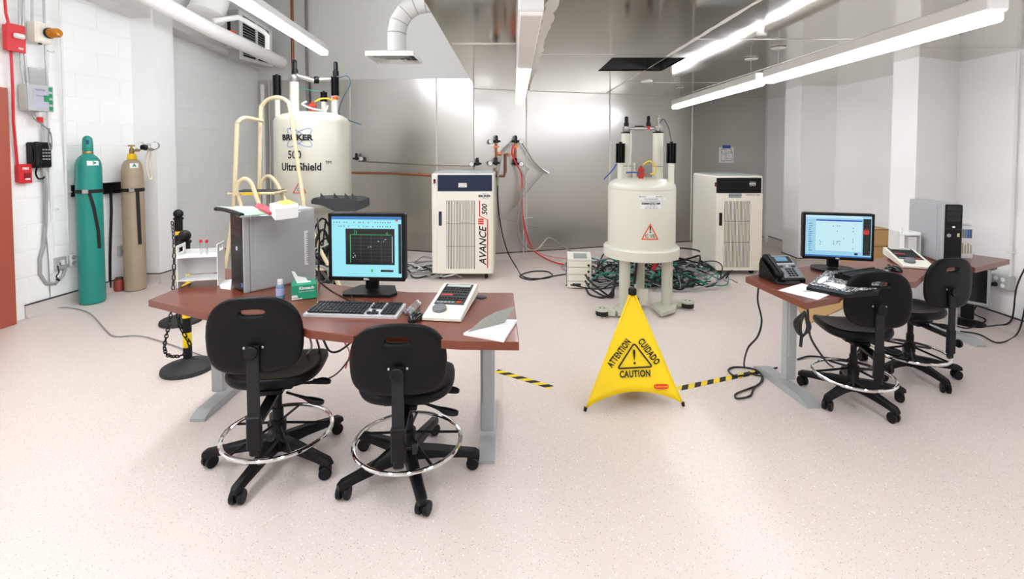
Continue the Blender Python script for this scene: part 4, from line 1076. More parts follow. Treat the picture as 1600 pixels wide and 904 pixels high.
# ================================================================== things on the desks
ZT = .752
def scr(name, col, e=1.0): return mat(name, col, .3, emit=e)
S_CY = scr('screen_cyan', '#9ceaf8', .95); S_WH = scr('screen_pale', '#d8f6fb', .85); S_BLUE = scr('screen_blue', '#3f8fe0', .7); S_DK = scr('screen_dark', '#14181b', .15)
S_GRN = scr('screen_green', '#3fd07a', .8); S_GRID = scr('screen_grid', '#5b6468', .6); S_RED = scr('screen_red', '#e8372f', .9); S_INK = scr('screen_ink', '#26424e', .4); S_SKY = scr('screen_sky', '#a5dcf7', .85); S_PALE = scr('screen_frame', '#c9f0fb', .9)
SGL = mat('screen_off', '#0a0b0c', .15)
def monitor(loc, rz, w_, h_, zb, label, bez=.018, hexbase=True, tilt=0.):
    t = empty('computer_monitor', loc, rz, label, 'monitor', 'computer monitors')
    zc = zb + h_ / 2
    MB().box((0, .02, zc), (w_, .05, h_), bev=.008).build('casing', BLACK, t)
    mb = MB()
    for cx, cz, sx_, sz_ in ((0, zc + h_ / 2 - bez / 2, w_, bez), (0, zc - h_ / 2 + bez * .6, w_, bez * 1.2), (-w_ / 2 + bez / 2, zc, bez, h_), (w_ / 2 - bez / 2, zc, bez, h_)):
        mb.box((cx, -.008, cz), (sx_, .012, sz_), bev=.003)
    mb.build('bezel', BLACK, t)
    MB().box((0, .06, zc - .04), (.12, .05, .14), bev=.01).build('stand_mount', BLACK, t)
    MB().box((0, .075, (zb + .1) / 2), (.072, .03, zb + .06), bev=.006).build('stand_neck', BLACK, t)
    if hexbase: poly = [(-.13, -.085), (.13, -.085), (.155, -.03), (.10, .11), (-.10, .11), (-.155, -.03)]
    else: poly = sq(28, .14, .10, 2.6)
    MB().prism([(x, y + .06) for x, y in poly], 0, .016).build('stand_base', BLACK, t, smooth=20)
    s_ = MB().box((0, -.006, zc), (w_ - 2 * bez, .004, h_ - 2 * bez)).build('screen', S_CY, t, smooth=0)
    return t, s_, zc
def rectp(name, m, s_, u0, u1, v0, v1, W, H, zc, y):
    MB().box((((u0 + u1) / 2 - .5) * W, y, zc + (.5 - (v0 + v1) / 2) * H), (abs(u1 - u0) * W, .0006, abs(v1 - v0) * H)).build(name, m, s_, smooth=0)
def rects(name, m, s_, L, W, H, zc, y):
    mb = MB()
    for u0, u1, v0, v1 in L: mb.box((((u0 + u1) / 2 - .5) * W, y, zc + (.5 - (v0 + v1) / 2) * H), (abs(u1 - u0) * W, .0006, abs(v1 - v0) * H))
    return mb.build(name, m, s_, smooth=0)
# square monitor
p = on(577, 460, ZT)
t, s_, zc = monitor((p.x, p.y - .03, ZT), -.07, .425, .37, .088, 'black square monitor with dark plot window on its cyan screen', .018)
W, H = .425 - .036, .37 - .036; y = -.0085
rectp('title_bar', S_BLUE, s_, 0, 1, .0, .05, W, H, zc, y)
rr = random.Random(5)
rects('toolbar_icons', S_INK, s_, [(u, u + .012, v, v + .016) for v in (.09, .155) for u in [.03 + .035 * k + rr.uniform(-.006, .006) for k in range(24)] if rr.random() < .72], W, H, zc, y)
rectp('plot_window', S_DK, s_, .20, .90, .20, .79, W, H, zc, y)
rectp('side_plot', S_DK, s_, .955, .995, .12, .93, W, H, zc, y)
y2 = y - .0006
rects('plot_frame', S_GRN, s_, [(.265, .273, .30, .76), (.265, .86, .296, .303), (.33, .336, .215, .30), (.355, .361, .23, .30), (.78, .785, .26, .30), (.80, .805, .255, .30)], W, H, zc, y2)
rects('plot_grid', S_GRID, s_, [(.27, .86, .30 + .058 * k, .303 + .058 * k) for k in range(1, 8)] + [(.27 + .147 * k, .273 + .147 * k, .30, .765) for k in range(1, 5)], W, H, zc, y2)
rects('plot_peaks', S_PALE, s_, [(.55, .57, .49, .5), (.52, .53, .50, .51), (.66, .68, .40, .41), (.74, .75, .40, .41), (.76, .78, .37, .38), (.30, .315, .66, .68), (.33, .34, .63, .65), (.31, .32, .60, .61), (.34, .345, .66, .67), (.865, .872, .32, .75)], W, H, zc, y2)
rectp('status_field', S_DK, s_, .70, .88, .87, .905, W, H, zc, y); rectp('status_icon', S_GRN, s_, .56, .59, .865, .91, W, H, zc, y)
rectp('close_button', S_RED, s_, .915, .95, .05, .075, W, H, zc, y)
text('maker_lettering', 'DELL', .014, LABELW, t, fr(-.0148, 0, .088 + .010), bold=.0006)
# widescreen monitor
p = on(1304, 424, ZT)
t, s_, zc = monitor((p.x, p.y - .02, ZT), .16 - .42, .44, .305, .085, 'black widescreen monitor with pale blue screen on the right desk', .016, False)
t.scale = (.93, 1, 1.0)
W, H = .44 - .032, .305 - .032
s_.data.materials[0] = S_SKY
rectp('title_bar', S_PALE, s_, 0, .86, 0, .06, W, H, zc, y); rectp('task_bar', S_BLUE, s_, 0, 1, .955, 1, W, H, zc, y)
rectp('plot_window', S_PALE, s_, .16, .855, .13, .85, W, H, zc, y); rectp('window_bar', scr('screen_navy', '#2a55c8', .8), s_, .16, .855, .10, .135, W, H, zc, y2)
rectp('side_plot', S_DK, s_, .875, .99, .06, .93, W, H, zc, y)
rects('side_grid', S_GRID, s_, [(.875, .99, .06 + .07 * k, .063 + .07 * k) for k in range(1, 13)] + [(.875 + .028 * k, .877 + .028 * k, .06, .93) for k in range(1, 4)], W, H, zc, y2)
rects('side_trace', S_RED, s_, [(.88 + .012 * k, .889 + .012 * k, .34 - .02 * (k % 3), .42 + .015 * (k % 2)) for k in range(7)], W, H, zc, y2 - .0004)
rects('plot_peaks', S_INK, s_, [(u, u + .012, v, v + .02) for u, v in ((.42, .24), (.48, .235), (.51, .235), (.48, .36), (.22, .60), (.23, .64), (.225, .69), (.43, .60), (.43, .64), (.43, .68), (.48, .615), (.495, .61), (.48, .66), (.52, .60), (.52, .67), (.58, .53), (.72, .36), (.72, .28), (.72, .55), (.72, .61), (.72, .77))], W, H, zc, y2)
rects('side_list', S_INK, s_, [(.05, .05 + rr.uniform(.03, .06), .2 + .05 * k, .212 + .05 * k) for k in range(14)], W, H, zc, y2)
rectp('status_field', S_INK, s_, .75, .80, .88, .93, W, H, zc, y2)
text('maker_lettering', 'DELL', .012, LABELW, t, fr(-.0148, 0, .094), bold=.0005)
# dark monitor on the floor by the wall
p = on(1532, 505)
t = empty('floor_monitor', (4.09, 4.38, 0), -.95, 'switched-off monitor with silver frame standing on the floor under the right desk', 'monitor', 'computer monitors')
MB().box((0, 0, .36), (.30, .045, .36), bev=.01).build('casing', GREYM, t)
MB().box((0, -.024, .365), (.262, .006, .305)).build('screen', SGL, t, smooth=0)
MB().box((0, .02, .15), (.09, .03, .22), bev=.006).build('stand_neck', BLACK, t)
MB().lathe([(.13, 0), (.13, .012), (.05, .03), (0, .03)], seg=30).build('stand_base', BLACK, t)

# ---------------- computer towers
SIDE = mat('tower_silver', '#b3b6b8', .35, .15, var=.03)
def tower(loc, rz, w_, d_, h_, label, side):
    t = empty('computer_tower', loc, rz, label, 'computer', 'workstation towers')
    MB().box((0, .012, h_ / 2), (w_, d_ - .024, h_), bev=.006).build('case', SIDE, t)
    MB().box((side * (w_ / 2 + .0015), .02, h_ / 2), (.005, d_ - .06, h_ - .02), bev=.002).build('side_panel', SIDE, t)
    f = -d_ / 2
    MB().box((0, f + .004, h_ / 2), (w_ - .006, .03, h_ - .008), bev=.008).build('front_bezel', BLACK, t)
    MB().box((side * (w_ / 2 - .006), f + .006, h_ / 2), (.014, .034, h_), bev=.004).build('bezel_trim', SIDE, t)
    for k in range(3): MB().box((0, f - .012, h_ * (.93 - .09 * k)), (w_ - .04, .004, .036), bev=.001).build('drive_bay', mat('bay_black', '#17191a', .35), t)
    MB().box((0, f - .012, h_ * .58), (w_ - .02, .003, .003)).build('bezel_seam', DARK, t, smooth=0)
    return t, f
C = on(385, 458, ZT); rz = -.708; X_ = Vector((math.cos(rz), math.sin(rz), 0)); Y_ = Vector((-math.sin(rz), math.cos(rz), 0))
w_, d_, h_ = .19, .41, .445
t, f = tower(C - X_ * w_ / 2 + Y_ * d_ / 2, rz, w_, d_, h_, 'large silver and black computer tower with clutter on top, left desk', 1)
towerL = t; cL = C - X_ * w_ / 2 + Y_ * d_ / 2
MB().lathe([(.012, 0), (.012, .002)], (0, f - .010, h_ * .545), (0, -1, 0), 18).build('badge', LABELW, t); text('badge_lettering', 'hp', .017, INK, t, fr(f - .0128, 0, h_ * .547), shear=.2)
decal('blue_sticker', .055, .08, .03, .055, mat('sticker_blue', '#5570c9', .4), t, fr(f - .0115))
decal('serial_label', -.17 + .02, -.17 + .045, .10, .31, LABELW, t, lambda u, v: (w_ / 2 + .0045, d_ / 2 - .055 + (u + .13), v))
mb = MB()
for k in range(14): mb.box((w_ / 2 + .0048, d_ / 2 - .058 - .004 + .008, .115 + k * .0135), (.0006, .016 if k % 3 else .010, .005))
mb.build('label_print', DUTY, t, smooth=0)
C = on(1470, 410, ZT); rz = -.2; X_ = Vector((math.cos(rz), math.sin(rz), 0)); Y_ = Vector((-math.sin(rz), math.cos(rz), 0))
w_, d_, h_ = .125, .40, .42
t, f = tower(C + X_ * w_ / 2 + Y_ * d_ / 2, rz, w_, d_, h_, 'silver computer tower with black front standing on the right desk', -1)
MB().lathe([(.013, 0), (.013, .002)], (-.025, f - .010, h_ * .47), (0, -1, 0), 18).build('power_button', STEEL, t)
decal('badge', -.006, .010, h_ * .60, h_ * .63, LABELW, t, fr(f - .0125)); decal('badge', .025, .04, h_ * .45, h_ * .51, mat('sticker_gold', '#d8cf9c', .4), t, fr(f - .0115))

# ---------------- clutter on the left tower
zt2 = ZT + .445 + .0005
def plate(name, px, z0_, th, m, label, cat, group=None, col2=None, parent=None):
    P = [on(x, y, z0_ + th) for x, y in px]; ce = sum(P, Vector()) / len(P)
    o = MB().prism([(q.x - ce.x, q.y - ce.y) for q in P], 0, th).build(name, m, parent, loc=(ce.x, ce.y, z0_), smooth=20)
    if label: tag(o, label, cat, group)
    return o, ce
P = [on(x, y, zt2 + .02) for x, y in [(337, 324), (342, 321), (366, 324), (398, 331), (378, 336)]]
kb = tag(empty('wrist_rest', (P[0].x, P[0].y, zt2)), 'black rounded wrist rest overhanging the left tower', 'wrist rest')
MB().tube(spline([Vector((0, 0, .012)), on(348, 327, zt2 + .012) - Vector((P[0].x, P[0].y, zt2)), on(364, 331, zt2 + .012) - Vector((P[0].x, P[0].y, zt2)), on(378, 336, zt2 + .012) - Vector((P[0].x, P[0].y, zt2))], 5), .012, 10).build('padded_roll', BLACKM, kb)
plate('clipboard', [(341, 322), (390, 324), (420, 333), (376, 337)], zt2, .010, mat('pale_green_board', '#a9bfae', .7, var=.15, vscale=40), 'pale green board lying on the left tower', 'board')
plate('paper_sheet', [(366, 322), (395, 322), (404, 327), (372, 327)], zt2 + .011, .003, PAPER, 'white sheet lying on the pale green board', 'paper')
plate('loose_paper', [(398, 327), (448, 330), (470, 330), (425, 336), (390, 336)], zt2 + .0, .004, PAPER, 'loose white papers under the red booklet on the left tower', 'paper')
o, ce = plate('red_booklet', [(398, 321), (404, 317), (422, 323), (440, 331), (420, 332)], zt2 + .0145, .010, mat('booklet_red', '#b8243f', .5), 'red booklet lying on the left tower', 'booklet')
o, ce = plate('notepad_stack', [(421, 318), (450, 312), (466, 318), (465, 323), (430, 327)], zt2 + .005, .055, PAPER, 'thick white paper stack on the left tower under a yellow note', 'paper stack')
plate('sticky_note', [(434, 314), (452, 312), (461, 317), (440, 319)], zt2 + .0605, .003, YEL, 'yellow sticky note topping the white paper stack', 'note')

# ---------------- acrylic tube rack, left desk
p = on(312, 445, ZT)
rk = empty('acrylic_rack', (p.x, p.y + .02, ZT), .25, 'white acrylic tube rack with red-capped tubes at the left end of the desk', 'rack', 'acrylic racks')
for s in (-1, 1):
    mb = MB(); 
    mb.box((s * .105, 0, .10), (.005, .13, .20)); 
    for q in (-.05, .05): mb.box((s * .105, q, .215), (.005, .03, .03))
    mb.box((s * .105, 0, .237), (.005, .13, .016)); mb.build('side_panel', WHITEP, rk, smooth=0)
MB().box((0, 0, .175), (.205, .13, .005)).build('shelf', WHITEP, rk, smooth=0); MB().box((0, 0, .04), (.205, .13, .005)).build('shelf', WHITEP, rk, smooth=0)
MB().box((0, .055, .13), (.205, .004, .15)).build('back_panel', GLASSW, rk, smooth=0)
for k in range(2):
    o = tag(MB().lathe([(.004, 0), (.006, .01), (.006, .075)], (0, 0, 0), seg=10).build('sample_tube', mat('clear_glass', '#f2f6f6', .05, trans=.9)), ('left', 'right')[k] + ' red-capped sample tube in the white acrylic rack', 'tube', 'red-capped tubes')
    q = Vector((p.x + .0 + .035 * k, p.y + .02, ZT + .178)); o.location = q
    MB().lathe([(.008, .072), (.008, .088), (0, .09)], seg=10).build('cap', REDC, o)
plate('white_card', [(340, 438), (362, 436), (360, 452), (345, 450)], ZT + .0005, .002, PAPER, 'white card on the desk between rack and tower', 'paper')

# ---------------- sanitizer, tissues
p = on(438, 466, ZT)
b = empty('sanitizer_bottle', (p.x, p.y, ZT), .1, 'small blue hand sanitizer bottle with white cap', 'bottle')
MB().lathe([(.018, 0), (.021, .004), (.021, .065), (.017, .075), (.010, .080)], seg=20).build('bottle_body', mat('blue_gel', '#8fb9dc', .15, trans=.45), b)
MB().lathe([(.0215, .02), (.0215, .058)], seg=20, cap=False).build('bottle_label', mat('label_lilac', '#a9b0da', .5), b)
MB().lathe([(.013, .078), (.014, .082), (.013, .104), (0, .105)], seg=18).build('flip_cap', WHITEP, b)
TEALB = mat('tissue_green', '#1f9a70', .5)
p = on(474, 464, ZT)
b = empty('tissue_box', (p.x, p.y + .01, ZT), .42, 'green and white lab tissue box with tissue pulled up', 'tissue box')
MB().box((0, 0, .041), (.125, .115, .080), bev=.003).build('carton', TEALB, b)
decal('white_flash', -.0622, -.010, .004, .028, LABELW, b, lambda u, v: (u, -.0582, v if u < -.03 else .004 + (v - .004) * .3))
decal('white_panel', -.05, .05, .030, .062, LABELW, b, lambda u, v: (-.0632, u, v))
text('carton_lettering', 'Kimwipes', .026, INK, b, lambda u, v: (-.0640, -u, .046 + v), bold=.001)
text('carton_lettering', 'Kimtech', .022, LABELW, b, fr(-.0585, .012, .062), bold=.0008); text('carton_lettering', 'Delicate Task Wipers', .009, LABELW, b, fr(-.0585, .012, .044)); text('carton_lettering', 'Kimwipes', .012, INK, b, fr(-.0588, -.042, .014))
MB().box((0, 0, .0815), (.07, .03, .001)).build('slot', LABELW, b, smooth=0)
MB().prism([(-.035, 0), (.02, 0), (.01, .02), (-.03, .035), (-.045, .06), (-.06, .062), (-.05, .035)], -.004, .004, mp=lambda u, v, w2: (u, w2 + .01 * math.sin(u * 60), .082 + v)).build('tissue', PAPER, b)

# ---------------- keyboards
KEY = mat('key_black', '#141516', .45)
def keyboard(loc, rz, w_, d_, label, body, rows=6, z=0.):
    t = empty('keyboard', loc, rz, label, 'keyboard', 'keyboards')
    prof = [(-d_ / 2, 0), (d_ / 2, 0), (d_ / 2, .026), (-d_ / 2, .012)]
    MB().prism(prof, -w_ / 2, w_ / 2, mp=lambda a, b, c_: (c_, a, b)).build('keyboard_body', body, t, smooth=0)
    sl = .014 / d_
    for (u0, u1, nk) in ((-.475, .14, 15), (.165, .29, 3), (.315, .475, 4)):
        mb = MB()
        for r in range(rows):
            yy = -d_ / 2 + d_ * (.14 + .72 * (r + (.35 if r == rows - 1 else 0)) / (rows - 1) * .95)
            for k in range(nk):
                if nk == 3 and r in (2,): continue
                if nk == 3 and r == 1 and k != 1: continue
                kx = (u0 + (u1 - u0) * (k + .5) / nk) * w_
                kw = (u1 - u0) * w_ / nk - .003
                if nk == 15 and r == 0:
                    if 4 <= k <= 8:
                        if k == 6: kw = kw * 5 + .010
                        else: continue
                mb.box((kx, yy, .019 + sl * (yy + d_ / 2) + .001 * 0), (kw, d_ * .115, .010), bev=.002)
        o = mb.build('keys', KEY, t); o['kind'] = 'stuff'
    return t
p = on(556, 488, ZT)
keyboard((p.x, p.y, ZT), -.075, .46, .155, 'silver keyboard with black keys in front of the square monitor', mat('keyboard_silver', '#cfd1d1', .4, .05))
# right desk: speckled keyboard tray and black keyboard
spk = speckle('speckled_black', '#121213', [('#f0efec', 70, .62), ('#dcdad6', 110, .55)], .5)
P4 = [on(x, y, ZT + .02) for x, y in [(1260, 448), (1290, 422), (1392, 420), (1372, 456), (1322, 460)]]; ce = sum(P4, Vector()) / 5
t = tag(empty('keyboard_tray', (ce.x, ce.y, ZT)), 'black and white speckled keyboard rest with oval white tag on the right desk', 'wrist rest')
MB().prism([(q.x - ce.x, q.y - ce.y) for q in P4], 0, .020).build('rest_body', BLACK, t, smooth=0)
P5 = [on(x, y, ZT + .022) for x, y in [(1264, 443), (1291, 422.5), (1388, 421), (1368, 452), (1322, 455)]]
MB().prism([(q.x - ce.x, q.y - ce.y) for q in P5], .020, .0215).build('speckled_cover', spk, t, smooth=0)
ov = [on(1286 + x * .95 - y * .15, 436.5 + y - x * .35, ZT + .024) for x, y in sq(24, 9, 4.4, 2)]
MB().prism([(q.x - ce.x, q.y - ce.y) for q in ov], .0216, .024).build('oval_tag', LABELW, t, smooth=0)
wp = [on(x, y, ZT + .0235) for x, y in [(1285, 442), (1296, 440), (1322, 445), (1316, 452)]]
MB().prism([(q.x - ce.x, q.y - ce.y) for q in wp], .0216, .0226).build('worn_patch', speckle('worn_white', '#f4f3f0', [('#2a2a2a', 90, .3)], .6), t, smooth=0)
p = on(1352, 433, ZT + .022); keyboard((p.x, p.y, ZT + .022), .40, .36, .14, 'black keyboard on the speckled rest of the right desk', BLACK)
# ---------------- mice, tubes
def mouse(px, py, rz, label):
    p = on(px, py, ZT); t = empty('computer_mouse', (p.x, p.y, ZT), rz, label, 'mouse', 'computer mice')
    N = 20; vs = []; fs = []
    for i, (s, z) in enumerate(((1, 0), (1.0, .010), (.92, .022), (.7, .031), (.4, .036), (.0, .037))):
        for x, y in sq(N, .030 * max(s, .01), .052 * max(s, .01), 2.5): vs.append((x, y, z - max(0, y) * .12 * (i > 1)))
    fs = [[i * N + j, i * N + (j + 1) % N, (i + 1) * N + (j + 1) % N, (i + 1) * N + j] for i in range(5) for j in range(N)]
    MB().add(vs, fs).build('mouse_body', mat('gloss_black', '#0c0c0d', .15), t, smooth=60)
    MB().lathe([(.006, -.004), (.009, -.003), (.009, .003), (.006, .004)], (0, .028, .030), (1, 0, 0), 12).build('scroll_wheel', DARK, t)
    return t
mouse(650, 499, -.3, 'black glossy mouse beside the silver keyboard'); mouse(1396, 423, .4, 'black mouse in front of the keypad on the right desk')
cable('mouse_cord', [on(646, 494, ZT + .004), on(632, 490, ZT + .004), on(626, 482, ZT + .004), on(612, 470, ZT + .004)], .002, CABLE, 'thin black mouse cord on the left desk', 'cord')
cable('monitor_cord', [on(545, 460, ZT + .004), on(553, 452, ZT + .01), on(549, 462, ZT + .01), on(558, 474, ZT + .004), on(520, 455, ZT + .004), on(500, 440, ZT + .004)], .003, CABLE, 'black cord looping at the square monitor base', 'cord')
cable('power_cord', [Vector((cL.x, cL.y, 0)) + Vector((.20, .14, ZT + .37)), at(497, 352, 2.95), at(499, 375, 2.98), at(498, 420, 2.98), on(500, 441, ZT + .005), on(512, 438, ZT + .005)], .006, CABLE, 'black power cord plugged into the back of the left tower', 'cord')
GLS = mat('clear_glass', '#f2f6f6', .05, trans=.9)
for k, (a, b) in enumerate((((634, 487), (652, 471)), ((640, 489), (655, 474)))):
    A_, B_ = on(*a, ZT + .012), on(*b, ZT + .012); d = B_ - A_
    o = empty('glass_vial', A_, 0, ('farther', 'nearer')[k] + ' clear glass tube lying beside the silver keyboard', 'tube', 'glass tubes on the desk')
    MB().lathe([(.006, 0), (.0105, .008), (.0105, d.length * .8), (.007, d.length * .85), (.007, d.length)], (0, 0, 0), d, 14).build('glass_wall', GLS, o); MB().lathe([(.008, 0), (.008, .012)], d * .97, d, 10).build('stopper', WHITEP, o)
# ---------------- control keypads
def keypad(loc, rz, label, scl=1.0):
    t = empty('control_keypad', loc, rz, label, 'keypad', 'control keypads'); t.scale = (scl,) * 3
    w_, d_ = .185, .40
    prof = [(-d_ / 2, .004), (-d_ / 2 + .01, .0), (d_ / 2, .02), (d_ / 2, .07), (d_ / 2 - .01, .074), (-d_ / 2 + .01, .022), (-d_ / 2, .016)]
    MB().prism(prof, -w_ / 2, w_ / 2, mp=lambda a, b, c_: (c_, a, b)).build('housing', CREAM2, t, smooth=20)
    MB().box((0, .13, .012), (.13, .10, .024)).build('stand', DARK, t, smooth=0)
    sl = math.atan2(.052, d_ - .02)
    def top(y): return .022 + (y + d_ / 2 - .01) * math.tan(sl)
    MB().box((0, .055, top(.055) + .001), (.150, .245, .003), (sl, 0, 0)).build('key_panel', DARK, t, smooth=0)
    MB().box((0, .155, top(.155) + .0025), (.125, .028, .003), (sl, 0, 0)).build('display', mat('lcd_grey', '#b9c3bc', .3), t, smooth=0)
    mb = MB()
    for r, y in enumerate((.125, .105, .075, .04, .005, -.02)):
        for k in range(9):
            if r == 3 and k < 4: continue
            mb.box((-.062 + k * .0155, y, top(y) + .004), (.011, .011, .004), (sl, 0, 0))
    o = mb.build('keys', KEY, t, smooth=0); o['kind'] = 'stuff'
    MB().box((-.035, .04, top(.04) + .0035), (.06, .012, .003), (sl, 0, 0)).build('red_display', mat('led_red', '#c8323a', .4, emit=.25), t, smooth=0)
    for k in range(2): MB().box((.045 + k * .0, -.045 + k * .0, top(-.045) + .004), (.022, .018, .004), (sl, 0, 0)).build('orange_key', ORANGE, t, smooth=0)
    for k in range(5): MB().box((-.06 + k * .019, -.048, top(-.048) + .004), (.014, .012, .004), (sl, 0, 0)).build('grey_key', LABELG, t, smooth=0)
    MB().lathe([(.033, 0), (.034, .004), (.034, .016), (.031, .020), (0, .021)], (-.03, -.125, top(-.125) - .002), (0, -math.sin(sl), math.cos(sl)), 28).build('dial', mat('dial_grey', '#73777a', .5), t)
    return t
a, b = on(685, 508, ZT), on(724, 459, ZT); d = b - a
keypad(((a.x + b.x) / 2, (a.y + b.y) / 2, ZT), math.atan2(d.y, d.x) - PI / 2, 'cream control keypad with grey dial on the left desk')
a, b = on(1445, 425, ZT), on(1395, 398, ZT); d = b - a
keypad(((a.x + b.x) / 2, (a.y + b.y) / 2, ZT), math.atan2(d.y, d.x) - PI / 2, 'cream control keypad in front of the right tower', .98)
# ---------------- folder and papers
o, ce = plate('paper_stack', [(724, 520), (768, 497), (808, 499), (787, 531)], ZT + .0005, .010, PAPER, 'white printed papers beside the control keypad, left desk', 'papers')
mb = MB()
for k in range(9): mb.box((.0 + .005 * k, -.05 + .014 * k, .0108), (.12, .004, .0006), (0, 0, .15))
mb.build('print_lines', mat('faint_print', '#c9c7d2', .7), o, smooth=0)
A_, B_, C_, D_ = on(730, 519, ZT + .012), on(788, 504, ZT + .012), at(805, 478, 2.32), at(775, 487, 2.25)
E_ = at(754, 498, 2.19)
fo = MB(); P = [A_, B_, C_, D_, E_]; n_ = (B_ - A_).cross(E_ - A_).normalized() * .0015
fo.add([q - A_ for q in P] + [q - A_ + n_ for q in P], [[0, 1, 2, 3, 4], [9, 8, 7, 6, 5]] + [[i, (i + 1) % 5, (i + 1) % 5 + 5, i + 5] for i in range(5)])
fo = fo.build('grey_folder', mat('folder_grey', '#8f9088', .6, var=.2, vscale=60), loc=A_, smooth=0); tag(fo, 'grey folder cover folded up over the white papers', 'folder')
# ---------------- desk phone, paper, boxes on right desk
p = on(1222, 437, ZT)
t = empty('desk_phone', (p.x, p.y, ZT), .10, 'grey and black desk phone at the corner of the right desk', 'phone')
PH = mat('phone_grey', '#6d7276', .4); PHS = mat('phone_silver', '#b5b9ba', .35, .3)
MB().prism([(-.08, 0), (.09, 0), (.09, .085), (.075, .125), (-.08, .022)], -.095, .095, mp=lambda a, b, c_: (c_, a, b)).build('phone_base', BLACK, t, smooth=0)
sl = math.atan2(.103, .155)
def pt(x, y): return (x, y, .022 + (y + .08) * math.tan(sl) + .003)
MB().box(pt(.03, 0), (.13, .175, .008), (sl, 0, 0), bev=.003).build('face_plate', PH, t)
MB().box((pt(.03, .045)[0], .045, pt(0, .045)[2] + .003), (.126, .075, .006), (sl, 0, 0), bev=.002).build('display_surround', PHS, t)
MB().box((.03, .045, pt(0, .045)[2] + .0068), (.112, .055, .003), (sl, 0, 0)).build('display_bezel', BLACK, t, smooth=0)
MB().box((.022, .048, pt(0, .048)[2] + .0085), (.075, .034, .003), (sl, 0, 0)).build('display', scr('phone_lcd', '#7fc1ea', .5), t, smooth=0)
mb = MB()
for r in range(4):
    for k in range(3): mb.box((.012 + k * .021, -.02 - r * .014, pt(0, -.02 - r * .014)[2] + .006), (.014, .009, .005), (sl, 0, 0))
for k in (-1, 1): mb.box((.03 + k * .04, -.002, pt(0, -.002)[2] + .006), (.022, .012, .005), (sl, 0, 0))
o = mb.build('phone_keys', BLACK, t, smooth=0); o['kind'] = 'stuff'
MB().lathe([(.009, 0), (.009, .004)], (.03, 0, pt(0, 0)[2] + .004), (0, -math.sin(sl), math.cos(sl)), 14).build('select_button', PHS, t)
MB().tube(spline([(-.065, -.085, .040), (-.068, -.05, .075), (-.068, .0, .105), (-.066, .05, .128), (-.062, .085, .125)], 5), [.014, .022, .026, .024, .022, .021, .02, .02, .02, .02, .02, .02, .021, .022, .023, .025, .026, .025, .023, .02, .013], 12).build('handset', BLACK, t)
MB().tube(spline([(-.075, -.07, .03), (-.10, -.09, .012), (-.06, -.115, .009), (.0, -.115, .009), (.04, -.10, .010), (.02, -.09, .010), (-.04, -.085, .010)], 10), .006, 8).build('coiled_cord', BLACKM, t)
o, ce = plate('paper_sheet', [(1216, 453), (1253, 442), (1300, 458), (1278, 468)], ZT + .0005, .0015, PAPER, 'white printed sheet at the front corner of the right desk', 'paper')
MB().box((.0, .0, .0018), (.045, .03, .0006), (0, 0, .2)).build('print_block', mat('print_grey', '#b4b5bb', .7), o, smooth=0)
p = on(1425, 403, ZT)
t = empty('acrylic_rack', (p.x + .02, p.y + .10, ZT), -.1, 'white acrylic sample rack beside the right tower', 'rack', 'acrylic racks')
MB().box((0, 0, .165), (.15, .12, .006)).build('shelf', WHITEP, t, smooth=0); MB().box((0, 0, .012), (.15, .12, .012)).build('rack_base', WHITEP, t, smooth=0)
for s in (-1, 1): MB().box((s * .075, 0, .09), (.005, .12, .19)).build('side_panel', GLASSW, t, smooth=0)
MB().box((.03, -.02, .085), (.06, .05, .13), bev=.003).build('sample_box', WHITEP, t); MB().cyl((-.03, 0, .168), (-.03, 0, .215), .012, seg=12).build('vial', WHITEP, t)
p = on(1508, 404, ZT)
t = empty('software_box', (p.x + .03, p.y + .10, ZT), -.20, 'white printed carton standing behind the right tower', 'box')
MB().box((0, 0, .14), (.105, .16, .28), bev=.002).build('carton', WHITEP, t)
for k, col in enumerate(('#b0603e', '#8f8a86', '#6f8fae', '#3f6fb4', '#4b5a7a')): decal('print_stripe', -.036 + k * .016, -.021 + k * .016, .15, .215, mat('stripe_%d' % k, col, .5), t, fr(-.081), 1)
for k in range(5): decal('print_line', -.038 + k * .018, -.028 + k * .018, .035, .10 + .012 * (k % 2), mat('print_tan', '#b9ab97', .6), t, fr(-.081), 1)
text('carton_lettering', 'REFERENCE', .014, DUTY, t, fr(-.0812, 0, .245))
# cardboard boxes
p = on(1372, 470)
def carton(px, py0, py1, Y, w_, d_, label, base_z=0., rz=0.):
    a = at(px, py0, Y); b = at(px, py1, Y); h = b.z - max(a.z, base_z); z0_ = max(a.z, base_z)
    t = empty('cardboard_box', (a.x, Y + d_ / 2, z0_), rz, label, 'box', 'cardboard boxes')
    MB().box((0, 0, h / 2), (w_, d_, h), bev=.003).build('carton', CARD, t); MB().box((0, -d_ / 2 - .0005, h * .97), (w_ * .98, .002, .006)).build('flap_edge', mat('card_dark', '#6b5230', .8), t, smooth=0)
    MB().box((0, -.0, h + .0008), (.05, d_, .0015)).build('packing_tape', mat('tape_tan', '#d6bd8e', .3), t, smooth=0)
    return t
zb_ = zat(383, 5.3)
carton(1368, 500, 383, 5.3, .34, .34, 'lower cardboard box behind the right desk', 0.)
carton(1369, 383, 358, 5.3, .32, .32, 'upper cardboard box stacked behind the right desk', zb_ + .003)
fp = [on(x, y, .012) for x, y in [(1190, 430), (1262, 418), (1340, 470), (1262, 505), (1240, 470)]]; ce = sum(fp, Vector()) / 5
fbx = tag(MB().prism([(q.x - ce.x, q.y - ce.y) for q in fp], 0, .012).build('flat_cardboard', CARD, loc=(ce.x, ce.y, .0), smooth=0), 'flattened cardboard sheet lying on the floor under the right desk', 'cardboard')
